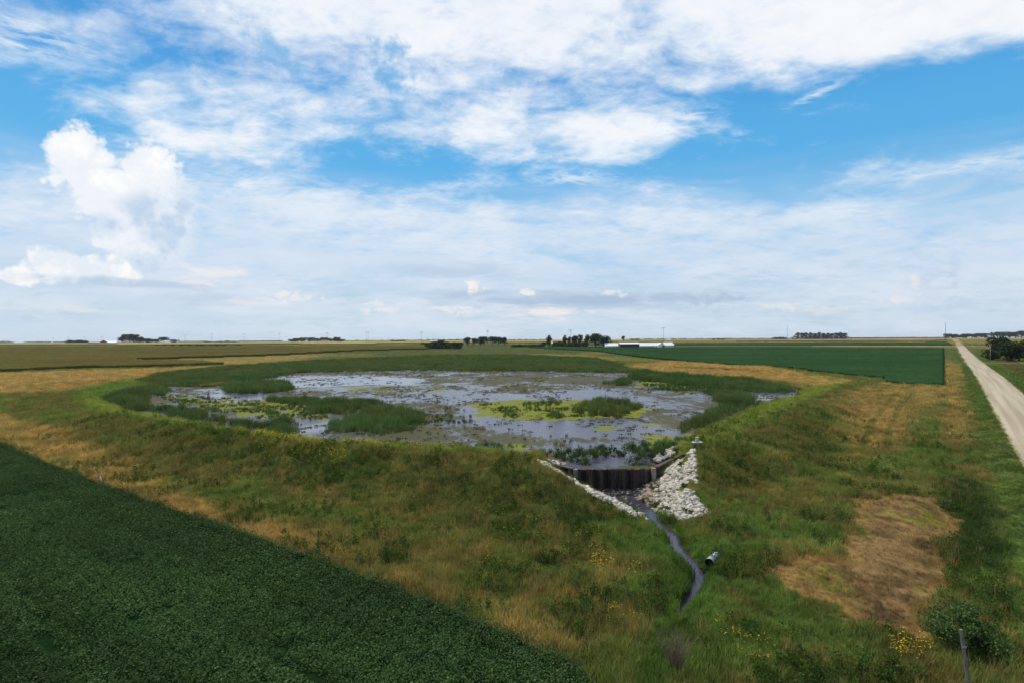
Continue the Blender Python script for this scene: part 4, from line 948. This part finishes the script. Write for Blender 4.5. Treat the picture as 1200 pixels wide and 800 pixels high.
row([(x, 397.6 + random.uniform(0, 1.2), 402.3, 7) for x in range(80, 104, 4)], 'low', 'small dark tree left of the red barn', 'windbreak trees left of the red barn')
row([(143,394.5,402,8),(149,391.5,402.2,12),(157,391.3,402.2,13),(164,394.5,402,9)], 'round', 'big dark tree right of the white farm buildings', 'big trees beside the farm')
row([(171,395.5,402,9),(177,396,402,8),(183,397.2,402.2,8)], 'round', 'smaller dark tree trailing off right of the big farm trees', 'smaller farm trees')
tree(192, 393.8, 400.5, 9, 'round', 'lone pale green tree with a rounded top right of the farm grove', None); tree(204, 396.2, 400.4, 9, 'low', 'low pale tree at the right end of the farm grove', None)
row([(x, 397.6 + random.random(), 399.9, 9) for x in (244, 251, 258, 266, 274)], 'low', 'low far tree on the left horizon', 'far trees on the left horizon')
row([(x, 403.2 + random.uniform(-.4, .4), 404.6 + (x - 178) * .012, 6) for x in (177, 184, 193, 202, 213, 222, 231, 238, 246, 254, 262, 279)], 'low', 'little dark bush along the corn field edge', 'bushes along the corn field edge')
row([(x, t, 400.6, 10) for x, t in ((342, 397.2), (349, 396), (356, 395.3), (364, 395.2), (372, 395.6), (380, 395.2), (388, 396), (395, 394.8), (400, 397.3))], 'round', 'dark tree in the long farm grove on the left horizon', 'grove of trees on the horizon')
row([(x, 396, 398.3, 6) for x in (460, 466, 472)], 'low', 'hazy blue far tree above the pond', 'hazy far trees above the pond')
row([(502,400,408,12),(510,398.8,408.4,13),(517,397.2,408.4,12),(524,399.5,408.4,12),(532,399.6,408.6,11),(538,399.8,408.6,10)], 'low', 'dense dark bush in the thicket behind the pond', 'thicket behind the pond')
row([(548,395,404.5,9),(556,396,404.5,8),(563,394.3,404.3,9),(568,394,404.2,7)], 'round', 'dark tree left of the utility pole behind the pond', 'trees left of the utility pole')
row([(577,394,403.8,9),(584,394.5,403.8,9),(591,393.8,403.8,10)], 'round', 'dark tree right of the utility pole behind the pond', 'trees right of the utility pole')
row([(x, 402.3 + random.random(), 406.5, 8) for x in (602, 608, 614, 621, 628, 634)], 'low', 'low dark bush on the edge of the soybean field', 'low bushes at the soybean field edge')
row([(638,399.5,405.8,6),(643.5,392.2,406,9,'tall'),(653.5,398.6,406,9),(662,392.2,406,8,'tall'),(667,393,406,8,'tall'),(674,393,406,9),(680,391.6,406,8,'tall'),(688,390.3,406.3,10,'tall'),(698,390.5,406.8,15),(707,391.3,407,15)], 'round', 'dark tree in the row left of the white barns', 'row of trees left of the white barns')
row([(651,401.5,406.2,9),(659,401,406.2,9),(668,400,406.3,9),(676,400,406.4,9),(684,400,406.5,9)], 'low', 'low dark understorey bush below the tree row left of the barns', 'bushes below the tree row by the barns')
tree(730.5, 391.8, 397.6, 4, 'round', 'lone small tree on the horizon above the white barns', None, YD=1900)
row([(x, 395.2, 397.2, 5) for x in (741, 747, 836, 842, 847)], 'low', 'tiny far tree on the horizon right of centre', 'tiny far trees right of centre')
row([(909,393.6,396.6,6),(914,393.2,396.6,6),(919,393.8,396.6,5)], 'low', 'small far tree beside the left radio mast', 'small trees beside the left mast')
row([(935 + 5.0 * j, 389.3 + random.uniform(-.3, .9), 396.9, 10) for j in range(12)], 'pine', 'dark pine in the shelterbelt on the right horizon', 'shelterbelt pines')
row([(1112,388.8,395.6,9),(1118,390.2,395.6,9),(1125,390.3,395.6,10),(1132,389.6,395.5,9),(1139,389,395.4,10),(1147,389.2,395.4,9),(1154,389,395.3,9)], 'round', 'dark tree in the far grove right of the tall mast', 'far grove right of the tall mast')
row([(1162,388.4,395.4,6,'pine'),(1169,388.2,396,9),(1176,388,396,10),(1183,387.4,396,10),(1190,387.4,396,10),(1197,387,396,10),(1205,387,396,10)], 'round', 'dark tree in the far grove at the right edge', 'far grove at the right edge')
row([(1169,394,420,23),(1180,400,422.5,22),(1194,396.5,422,26),(1163,407,421.5,16,'low'),(1209,397,423,24),(1186,411,422.5,14,'low'),(1222,398,424,26)], 'round', 'large dark tree in the farm grove right of the gravel road', 'farm grove right of the gravel road')
# hazy woods on the skyline, too far to part
V = []; n_ = 0
def wood(x0, x1, h0, h1, D):
    pts = []
    for k in range(int((x1 - x0) * 26)):
        xx = random.uniform(x0, x1); a, b = ray(xx, 398); hh = (h0 + (h1 - h0) * vnoise(np.array([xx * .5]), np.array([D * .1]), 3)[0]) * D / F * (.4 + .6 * random.random() ** .5)
        pts.append((a * D, D + random.uniform(-40, 40), float(base_h(a * D, D)) + hh * random.random()))
    return pts
wpts = [(p, D) for x0, x1, h0, h1, D in [(-10,12,1.5,3.5,4200),(30,62,.6,1.6,6500),(60,110,.4,1.4,6500),(210,242,.4,1.5,6000),(280,330,.4,1.4,6000),(400,500,.2,1.2,6800),(500,545,.8,1.8,6500),(590,640,.2,1.2,6800),(735,860,.2,1.3,6800),(860,1110,.3,1.2,6800),(990,1110,.8,1.5,5200),(1200,1240,3,6,3000)] for p in wood(x0, x1, h0, h1, D)]
v = []; f = []
for (p, D) in wpts:
    s_ = D / F * .55
    p = Vector(p); a = random.uniform(0, 6.28); k = len(v); u = Vector((math.cos(a), math.sin(a) * .3, random.uniform(-.4, .4))) * s_; w_ = Vector((random.uniform(-.3, .3), random.uniform(-1, 1), 1)) * s_ * .6
    v += [p - u, p + w_, p + u, p - w_ * .8]; f += [(k, k + 1, k + 2, k + 3)]
tag(link(bpy.data.objects.new('far_woods', mesh_np('far_woods', [tuple(q_) for q_ in v], f, M_crown))), 'thin hazy line of far woods along the skyline', None, None, 'stuff')

# ---------------------------------------------------------------- masts and utility poles
M_pole = simple('grey_pole_wood', (.16, .13, .11), .85, .4, 1.0, .2)
M_pale = simple('pale_pole_wood', (.34, .30, .24), .85, .3, 1.0, .2)
M_glass_ins = simple('insulator_grey', (.2, .2, .22), .4)
def upole(x, ytop, ybase, D, label, group, mat=M_pole, arms=2, hframe=False, thick=1.0, name='utility_pole'):
    a, b = ray(x, ybase); X = a * D; z = float(base_h(X, D)) if D > 300 else hz(X, D); h = (ybase - ytop) * D / F; z1 = H - ray(x, ytop)[1] * D; h = z1 - z
    t = thing(name, label, 'utility pole', (X, D, z), math.atan2(-rd[0], rd[1]) * 0 + R(8), group); r_ = max(.14, h * .008) * thick
    for dx in ((-h * .075, h * .075) if hframe else (0,)):
        mb = MB(); mb.tube((dx, 0, -.3), (dx, 0, h), r_ * 1.15, r_ * .75, 8); mb.build('pole_shaft', mat, t, True)
    for j in range(arms):
        zz_ = h * (.94 - .09 * j); wd = h * (.15 if hframe else .105); mb = MB(); mb.box(-wd, wd, -r_ * 1.4, -r_ * .72, zz_ - h * .008, zz_ + h * .008); am = mb.build('crossarm', mat, t)
        for sx_ in (-.9, .9) if not hframe else (-.9, 0, .9):
            mb = MB(); mb.tube((wd * sx_, -r_, zz_ + h * .008), (wd * sx_, -r_, zz_ + h * .032), r_ * .4, r_ * .25, 6); mb.build('insulator', M_glass_ins, am)
    return t
gl = 'transmission poles along the horizon'
for j, (x, yt, yb, D, hf) in enumerate([(62.5,395.8,401,1900,0),(80.3,395.2,401,1880,0),(99.3,394.5,401,1850,0),(119.3,394.2,400.8,1800,0),(217,391.8,400.3,1650,1),(248.2,391,400,1600,1),(286.2,390.8,399.8,1550,1),(327.4,389.8,399.6,1500,0),(383.2,389.2,399.3,1450,0),(430.5,388.3,399,1350,1),(493.8,388.1,398.7,1300,0),(571.6,386.4,402,1150,0),(668.6,385.4,398,1000,0)]):
    where = ['above the white bin', 'above the small windbreak', 'left of the red barn', 'above the white farm buildings', 'right of the farm grove', 'above the low far trees', 'between the two left groves', 'left of the horizon grove', 'above the horizon grove', 'above the left end of the pond', 'above the thicket behind the pond', 'standing among trees behind the pond', 'above the row of trees by the barns'][j]
    upole(x, yt, yb, D, ('thin twin-legged power pole ' if hf else 'thin dark power pole ') + where, gl, arms=1 if hf else 2, hframe=bool(hf), thick=.8)
upole(777.6, 383.2, 398.5, 900, 'tall slim dark pole behind the white barns', gl, arms=1, thick=.9)
for x, yt, yb, lb in ((922.6, 381, 396.4, 'tall slim dark mast left of the pine shelterbelt'), (1108, 377.8, 395.8, 'tall dark mast beside the far end of the gravel road')):
    upole(x, yt, yb, 1300, lb, gl, arms=0, thick=1.5 if x > 1000 else 1.2, name='utility_pole')
upole(1160.6, 405, 423, float(G(1160.6, 423)[1]), 'pale wooden power pole in front of the dark farm grove', 'poles along the gravel road', M_pale, arms=1, thick=1.1)
upole(1139.3, 400.8, 411, float(G(1139.3, 411)[1]), 'pale pole farther along the right side of the gravel road', 'poles along the gravel road', M_pale, arms=1, thick=.9)
upole(1147.5, 403, 407.4, float(G(1147.5, 407)[1]), 'small far pole in the brown field right of the road', 'poles along the gravel road', M_pale, arms=0, thick=.9)

# ---------------------------------------------------------------- farm buildings
M_white = simple('white_painted_metal', (.78, .79, .80), .6, .06, .3, .05)
M_whiteroof = simple('white_metal_roof', (.80, .81, .82), .45, .05, .2, .05)
M_navy = simple('dark_blue_siding', (.022, .028, .075), .6, .2, .4, .05)
M_red = simple('red_barn_boards', (.33, .06, .045), .8, .3, .4, .1)
M_greyroof = simple('grey_metal_roof', (.22, .23, .26), .5, .2, .3, .05)
M_dark = simple('dark_opening', (.02, .02, .022), .7, .1)
M_brick = simple('red_tile_roof', (.30, .10, .07), .8, .3, .5, .1)
M_cream = simple('cream_wall', (.68, .62, .48), .8, .1, .5, .05)
def barn(name, label, x, ybase, wpx, hpx, depth, mw, mr, cat='barn', group=None, rz=0, wins=0, doors=0, eave=.55, gable_front=False, D=None):
    X, Y = ground_at(x, ybase)
    if D: X, Y = X * D / Y, D
    k = Y / F; w = wpx * k; h = hpx * k; z = float(base_h(X, Y)) ; t = thing(name, label, cat, (X, Y, z), rz, group)
    he = h * eave; mb = MB()
    if gable_front:
        mb.add([(-w/2,0,-1),(w/2,0,-1),(w/2,0,he),(0,0,h*.97),(-w/2,0,he),(-w/2,depth,-1),(w/2,depth,-1),(w/2,depth,he),(0,depth,h*.97),(-w/2,depth,he)], [(0,1,2,3,4),(9,8,7,6,5),(0,5,6,1),(1,6,7,2),(4,9,5,0)])
        mb.build('wall', mw, t); r_ = MB(); o = w * .04
        r_.add([(-w/2-o,-.5,he-.1),(0,-.5,h),(w/2+o,-.5,he-.1),(-w/2-o,depth+.5,he-.1),(0,depth+.5,h),(w/2+o,depth+.5,he-.1)], [(0,1,4,3),(1,2,5,4)]); rf = r_.build('roof', mr, t)
    else:
        mb.add([(-w/2,0,-1),(w/2,0,-1),(w/2,0,he),(-w/2,0,he),(-w/2,depth,-1),(w/2,depth,-1),(w/2,depth,he),(-w/2,depth,he),(-w/2,depth/2,h*.97),(w/2,depth/2,h*.97)], [(0,1,2,3),(5,4,7,6),(0,3,8,7,4),(1,5,6,9,2)])
        mb.build('wall', mw, t); r_ = MB()
        r_.add([(-w/2-.4,-.6,he-.08),(w/2+.4,-.6,he-.08),(w/2+.4,depth/2,h),(-w/2-.4,depth/2,h),(-w/2-.4,depth+.6,he-.08),(w/2+.4,depth+.6,he-.08)], [(0,1,2,3),(3,2,5,4)]); rf = r_.build('roof', mr, t)
    sm = rf.modifiers.new('thickness', 'SOLIDIFY'); sm.thickness = .25
    for j in range(wins):
        xx = -w / 2 + w * (j + .5) / wins; mb = MB(); ww = w / wins * .26; mb.box(xx - ww, xx + ww, -.12, .1, he * .18, he * .70); fr_ = mb.build('window', M_white, t); m2 = MB(); m2.box(xx - ww * .82, xx + ww * .82, -.2, -.1, he * .24, he * .64); m2.build('pane', M_dark, fr_)
    for j in range(doors):
        xx = w * (.25 - .45 * j); mb = MB(); mb.box(xx - 1.8, xx + 1.8, -.15, .1, -.5, he * .8); mb.build('door', M_dark if mw != M_navy else M_white, t)
    return t
barn('livestock_barn', 'white low barn, leftmost of the four by the trees', 718.3, 407.3, 17.5, 5.4, 14, M_white, M_whiteroof, wins=6, eave=.42)
barn('livestock_barn', 'dark blue walled barn with a pale roof between white barns', 738, 407.5, 22.5, 6.2, 14, M_navy, M_whiteroof, eave=.78, doors=0)
barn('livestock_barn', 'white low barn just right of the dark blue one', 761.8, 407.1, 23.5, 5.6, 14, M_white, M_whiteroof, wins=8, eave=.40)
barn('livestock_barn', 'white barn end with a peaked gable in the barn row', 775.3, 407.0, 8, 5.6, 14, M_white, M_whiteroof, doors=1, eave=.5, gable_front=True, D=ground_at(762,407.1)[1] - 5)
barn('livestock_barn', 'rightmost white barn of the row with a dark end door', 784, 406.8, 10.5, 5.8, 14, M_white, M_whiteroof, wins=3, eave=.42)
X, Y = ground_at(789.6, 406.7); t = thing('feed_bin', 'small grey feed bin at the right end of the white barns', 'feed bin', (X, Y, float(base_h(X, Y))))
k = Y / F; mb = MB(); mb.tube((0, 0, -.5), (0, 0, 3.2 * k), 1.1 * k, 1.1 * k, 12); mb.build('tank', M_greyroof, t); mb = MB(); mb.tube((0, 0, 3.2 * k), (0, 0, 4.4 * k), 1.15 * k, .2 * k, 12); mb.build('cone_roof', M_whiteroof, t)
barn('barn', 'red barn with a grey roof left of the white farm buildings', 110, 402.8, 13, 4.4, 30, M_red, M_greyroof, wins=3, eave=.45)
barn('barn', 'white machine shed right of the red barn', 119.5, 402.2, 5, 3.6, 20, M_white, M_whiteroof, gable_front=True, eave=.5)
barn('barn', 'long low white farm shed in front of the trees', 129.5, 402.4, 12.5, 2.7, 20, M_white, M_whiteroof, wins=4, eave=.55)
barn('shed', 'small cream shed right of the long white shed', 137, 402.6, 4.5, 1.9, 10, M_cream, M_brick, 'shed', eave=.6)
barn('farmhouse', 'small farmhouse with a red roof below the big trees', 145, 402.3, 4.6, 2.8, 12, M_cream, M_brick, 'house', wins=2, eave=.5)
barn('farmhouse', 'small pink roofed house in the horizon grove', 380.5, 401, 8, 2.4, 14, M_cream, M_brick, 'house', wins=2, eave=.5)
barn('farmhouse', 'pale house half hidden in the pine shelterbelt', 966, 397.2, 6, 4.2, 14, M_cream, M_greyroof, 'house', wins=2, eave=.5)
barn('shed', 'narrow white shed beside the thicket behind the pond', 543.6, 404.5, 2.2, 6.0, 6, M_white, M_whiteroof, 'shed', gable_front=True, eave=.7)
barn('shed', 'tiny white shed behind the low bushes', 649, 403.8, 5, 3.2, 8, M_white, M_whiteroof, 'shed', eave=.6)
barn('shed', 'low white shed on the horizon above the thicket', 508, 398.8, 8, 1.2, 20, M_white, M_whiteroof, 'shed', D=2300)
barn('shed', 'low white shed on the horizon above the white barns', 784, 397.2, 5, 1.2, 20, M_white, M_whiteroof, 'shed', D=2300)
X, Y = ground_at(61, 402.6); k = Y / F; t = thing('grain_bin', 'small white grain bin alone in the left corn field', 'grain bin', (X, Y, float(base_h(X, Y))))
mb = MB(); mb.tube((0, 0, -.5), (0, 0, 2.2 * k), 1.2 * k, 1.2 * k, 14); mb.build('tank', M_white, t); mb = MB(); mb.tube((0, 0, 2.2 * k), (0, 0, 3.2 * k), 1.25 * k, .25 * k, 14); mb.build('cone_roof', M_whiteroof, t)

# ---------------------------------------------------------------- things near the weir
M_galv = simple('galvanised_steel', (.46, .50, .58), .42, .15, 3, .1, .45)
px_, py_ = PX(834, 657, .2); t = thing('culvert_pipe', 'open corrugated metal culvert pipe sticking out over the brook', 'culvert', (px_, py_, .20)); ax = Vector((.62, .78, .02)).normalized()
def corr_tube(a, d, Ln, r0, n=20, rings=34, inner=False):
    u = d.orthogonal().normalized(); w_ = d.cross(u); v = []; f = []
    for i in range(rings + 1):
        rr = r0 + .012 * math.cos(i * math.pi)
        for j in range(n): q_ = 2 * math.pi * j / n; v.append(a + d * (Ln * i / rings) + (u * math.cos(q_) + w_ * math.sin(q_)) * rr)
    for i in range(rings):
        for j in range(n): q_ = (i * n + j, i * n + (j + 1) % n, (i + 1) * n + (j + 1) % n, (i + 1) * n + j); f.append(q_ if not inner else q_[::-1])
    return v, f
mb = MB(); mb.add(*corr_tube(-ax * .45, ax, 1.5, .33)); mb.build('pipe_barrel', M_galv, t, True)
mb = MB(); mb.add(*corr_tube(-ax * .45, ax, 1.5, .31, inner=True)); mb.build('shaded_pipe_inside', M_dark, t, True)  # inner wall of the barrel, shade of the hollow put into its near-black colour
mb = MB(); mb.tube(-ax * .47, -ax * .45, .34, .34, 20, False); mb.build('rim', M_galv, t, True)
# gauge platform on the bank
px_, py_ = PX(817, 523.5, 2.5); z0 = hz(px_, py_); t = thing('gauge_stand', 'pale gauge box on a small white bench on the right bank', 'gauge stand', (px_, py_, z0), R(6))
M_tanbox = simple('weathered_tan_box', (.50, .42, .28), .8, .2, 5, .1); M_benchtop = simple('white_board', (.66, .66, .62), .7, .1, 4, .1); M_teal = simple('teal_cloth', (.20, .46, .42), .8)
mb = MB(); mb.box(-.6, .6, -.28, .28, .52, .60); mb.build('bench_top', M_benchtop, t)
for sx_ in (-.5, .5):
    mb = MB(); mb.box(sx_ - .05, sx_ + .05, -.22, .22, -.1, .518); mb.build('leg', M_pole, t)
mb = MB(); mb.box(-.16, .18, -.12, .16, .603, 1.15); bx = mb.build('instrument_box', M_tanbox, t); mb = MB(); mb.box(-.19, .21, -.15, .19, 1.153, 1.20); mb.build('lid', M_tanbox, bx)
mb = MB(); mb.box(-.42, -.20, -.14, .1, .603, .73); mb.build('teal_bundle', M_teal, t)
def post(name, label, x, yb, yt, zg, rad, mat, cat='post', group=None, lean=(0, 0)):
    X, Y = PX(x, yb, zg); z0 = hz(X, Y); h = (yb - yt) * Y / F; t = thing(name, label, cat, (X, Y, z0), 0, group); mb = MB(); mb.tube((0, 0, -.3), (lean[0], lean[1], h * .93), rad, rad * .92, 8); mb.build('shaft', mat, t); mb = MB(); mb.tube((lean[0], lean[1], h * .93 + .002), (lean[0] * 1.06, lean[1], h), rad * 1.12, rad * .6, 8); mb.build('top_cap', mat, t); return t
M_post = simple('dark_wood_post', (.11, .09, .07), .9, .3, 4, .3); M_marker = simple('white_marker_plastic', (.78, .78, .76), .5, .05)
post('wooden_post', 'short dark post just right of the gauge stand', 829.5, 526, 513.5, 2.4, .07, M_post)
post('wooden_post', 'dark post standing in the yellow scum at the pond edge', 771.5, 517, 508.5, 1.5, .09, M_post)
sg = 'stakes in the water above the weir'
for x, yb, yt, lb in ((697.5, 531.5, 522, 'left of the twin dark stakes in the water above the weir'), (700.8, 531, 521.5, 'right of the twin dark stakes in the water above the weir'), (730.6, 532, 521.5, 'single dark stake in the water left of the right shrub')): post('water_stake', lb, x, yb, yt, 1.5, .07, M_post, 'stake', sg)
mg = 'white markers standing in the grass'
post('marker_post', 'white leaning marker at the edge of the near soybean field', 119.3, 563, 555.5, .2, .07, M_marker, 'marker post', mg, (-.15, 0))
post('marker_post', 'white marker in the grass left of the gravel road', 1113.3, 508, 502, .1, .055, M_marker, 'marker post', mg)
post('marker_post', 'small white marker in the dark tall grass above the shrub', 1134, 655, 648.5, 0, .07, M_marker, 'marker post', mg)
post('marker_post', 'white marker at the corner of the far soybean field', 1110.5, 452, 447.5, .4, .10, M_marker, 'marker post', mg)
post('marker_post', 'thin grey stake beside the corner of the far soybean field', 1108.2, 455, 446.5, .4, .05, M_pole, 'marker post', mg)
post('marker_post', 'pale stake at the middle of the far soybean field edge', 931, 435, 431, 1.6, .12, M_pale, 'marker post', mg)
post('marker_post', 'tiny pale stake by the white patch at the right end of the pond', 928.5, 470, 467.5, 2.0, .12, M_marker, 'marker post', mg)
# the leaning pole at the lower right
bx_, by_ = PX(1139.5, 834, -.1); tp = PX(1126.5, 737, 0); D = by_ + .25; tz = H - ray(1126.5, 737)[1] * D; tx = ray(1126.5, 737)[0] * D
t = thing('leaning_pole', 'weathered grey wooden pole leaning in front of the shrub', 'pole', (bx_, by_, -.2)); ms_ = simple('split_weathered_wood', (.21, .17, .14), .9, .5, 8, .6)
def pl_mesh():
    mb = MB(); n = 9; rings = 10; v = []; f = []
    for i in range(rings + 1):
        t_ = i / rings; cx_ = (tx - bx_) * t_ + .02 * math.sin(t_ * 5); cy_ = .25 * t_; cz = (tz + .2) * t_; rr = .105 - .04 * t_
        for j in range(n): a = 6.283 * j / n; q_ = rr * (1 + .10 * math.sin(j * 2.3)); v.append((cx_ + math.cos(a) * q_, cy_ + math.sin(a) * q_, cz))
    for i in range(rings):
        for j in range(n): f.append((i * n + j, i * n + (j + 1) % n, (i + 1) * n + (j + 1) % n, (i + 1) * n + j))
    f.append(tuple(rings * n + j for j in range(n))); mb.add(v, f); return mb
pl_mesh().build('shaft', ms_, t)
for zz_ in (.8,):
    mb = MB(); zc = (tz + .2) * zz_; xc = (tx - bx_) * zz_; mb.tube((xc + .0, .2 * zz_ , zc - .03), (xc, .2 * zz_, zc + .03), .105 - .04 * zz_ + .012, .105 - .04 * zz_ + .012, 10); mb.build('iron_band', M_greyroof, t)

# ---------------------------------------------------------------- shrubs
M_shrub = leaf_mat('shrub_leaves', False, (.085, .135, .038), .3, gloss=.01, rand=.5); M_twig = simple('dry_twigs', (.24, .17, .10), .9, .3, 5, 0)
def shrub(name, label, X, Y, w, h, n, size, mat, stems=14, flat=.3, seed=1, lobes=16):
    random.seed(seed); z = hz(X, Y); z = max(z, 1.42) if name == 'willow_bush' else z; t = thing(name, label, 'shrub', (X, Y, z - .05)); Lb = []
    mb = MB()
    for i in range(lobes):
        a = 6.283 * i / lobes + random.uniform(-.3, .3); rr = w * .5 * random.uniform(.15, .85); zc = h * random.uniform(.25, .85) * (1 - .35 * (rr / (w * .5)) ** 2); Lb.append((rr * math.cos(a), rr * math.sin(a), zc, w * random.uniform(.10, .17)))
    for i in range(stems):
        x, y, zc, _ = Lb[i % lobes]; mb.tube((random.uniform(-.1, .1), random.uniform(-.1, .1), 0), (x * .5, y * .5, zc * .55), .03, .02, 5, False); mb.tube((x * .5, y * .5, zc * .55), (x, y, zc * 1.05), .02, .006, 5, False)
    mb.build('stem', M_bark, t)
    def sh():
        x, y, zc, r_ = random.choice(Lb); d = Vector((random.gauss(0, 1), random.gauss(0, 1), random.gauss(0, 1))).normalized() * r_ * random.uniform(.2, 1.15); return (x + d.x, y + d.y, max(.05, zc + d.z * .85))
    link(bpy.data.objects.new('foliage', proto_leaves(n, sh, size, mat, 'foliage', flat)), t); return t
X, Y = PX(1130, 752, 0); shrub('leafy_shrub', 'big leafy green shrub behind the leaning pole at lower right', X, Y, 3.9, 2.7, 8500, .13, M_shrub, 18, .3, 3, 26)
X, Y = PX(1108, 592, 0); shrub('leafy_shrub', 'small dark shrub at the upper right corner of the bare patch', X, Y, 1.9, 1.2, 900, .13, M_shrub, 8, .3, 5, 9)
X, Y = PX(1129, 486, 0); shrub('leafy_shrub', 'small dark shrub in the brown grass beside the road verge', X, Y, 1.5, 1.3, 500, .16, M_shrub, 6, .3, 6, 7)
X, Y = PX(1001, 474, .8); shrub('leafy_shrub', 'little dark shrub on the outer slope of the right bank', X, Y, 1.3, .8, 300, .16, M_shrub, 6, .3, 7, 6)
M_marshshrub = leaf_mat('willow_leaves', False, (.075, .120, .040), .4, rand=.45)
for j, (x, yb, w, h, lb) in enumerate([(684, 541, 3.2, 1.5, 'rounded green willow bush just left behind the weir'), (668, 538, 2.6, 1.2, 'lower green bush between the stones and willow behind the weir'), (707, 532, 2.4, 1.1, 'small green bush on the spit in the water above the weir'), (695, 536, 2.6, 1.2, 'middle green bush on the spit left behind the weir'),
        (720, 530, 1.1, .8, 'tiny round bush alone in the water above the weir'), (728, 534, 1.1, .8, 'tiny bush beside the single stake above the weir'), (745, 541, 3.4, 2.1, 'large dark green bush at the right end behind the weir'), (757, 537, 3.4, 1.9, 'bushy green clump on the right bank behind the weir'), (770, 531, 3.2, 1.5, 'low green clump above the right wing of the weir'), (783, 524, 3.0, 1.2, 'low green clump between weir and gauge stand'), (655, 534, 2.2, .8, 'low green clump left of the stones behind the weir')]):
    X, Y = PX(x, yb, 1.5 if x < 760 else 1.9); k_ = 1.25; shrub('willow_bush', lb, X, Y, w * k_, h * k_, int(620 * w), .16, M_marshshrub, 7, .2, 20 + j, 9)
X, Y = PX(749, 562, 1.0); X, Y = PX(763, 566, .5)
for j, (x, yb, zz_, w, h, lb) in enumerate([(765, 566, .6, 1.5, 1.5, 'tall green weed clump at the foot of the right wing'), (757, 584, -.2, 1.3, .7, 'low weed clump among the tan stones'), (797, 549, 1.4, .9, .5, 'small green weed among the white stones, upper part'), (801, 573, .8, .9, .6, 'small green weed among the white stones, middle'), (782, 597, .0, 1.3, .8, 'brownish weed clump at the foot of the white stones'), (805, 598, .3, 1.2, .7, 'green weed clump near the lower end of the white stones'), (768, 590, -.3, 1.4, .5, 'low green weed clump beside the brook stones'), (843, 650, .1, 1.0, .6, 'green weed clump over the buried end of the culvert pipe'), (826, 662, -.1, .8, .4, 'green weeds at the mouth of the culvert pipe')]):
    X, Y = PX(x, yb, zz_); shrub('weed_clump', lb, X, Y, w, h, int(260 * w), .12, M_marshshrub, 5, .2, 50 + j, 6)
# bare twiggy bush at the bottom
X, Y = PX(792, 792, 0); random.seed(77); t = thing('twiggy_bush', 'bare brown twiggy bush at the bottom of the picture', 'shrub', (X, Y, hz(X, Y)))
mb = MB()
for i in range(110):
    a = random.uniform(0, 6.28); l = random.uniform(1.0, 2.3); tl = random.uniform(.1, .6); p0 = Vector((0, 0, 0)); p1_ = Vector((math.cos(a) * tl * l * .5, math.sin(a) * tl * l * .5, l * .6)); p2 = p1_ + Vector((math.cos(a) * tl * l * .5 + random.uniform(-.2, .2), math.sin(a) * tl * l * .5 + random.uniform(-.2, .2), l * .5))
    mb.tube(p0, p1_, .014, .010, 4, False); mb.tube(p1_, p2, .010, .004, 4, False)
    for k in range(3): mb.tube(p1_.lerp(p2, .3 * k), p1_.lerp(p2, .3 * k) + Vector((random.uniform(-.25, .25), random.uniform(-.25, .25), random.uniform(.1, .4))), .007, .003, 3, False)
mb.build('twigs', M_twig, t)

# ---------------------------------------------------------------- the air
HAZE = 3.0e-5
mb = MB(); mb.box(-14500, 14500, -14500, 14500, -4.0, 75.0)
hm, nt, N, L = new_mat('thin_haze'); pv_ = N('ShaderNodeVolumePrincipled'); pv_.inputs['Density'].default_value = HAZE; pv_.inputs['Color'].default_value = (.80, .88, .96, 1); pv_.inputs['Anisotropy'].default_value = .2
o_ = N('ShaderNodeOutputMaterial'); L(pv_.outputs[0], o_.inputs['Volume'])
tag(mb.build('haze', hm), kind='stuff')
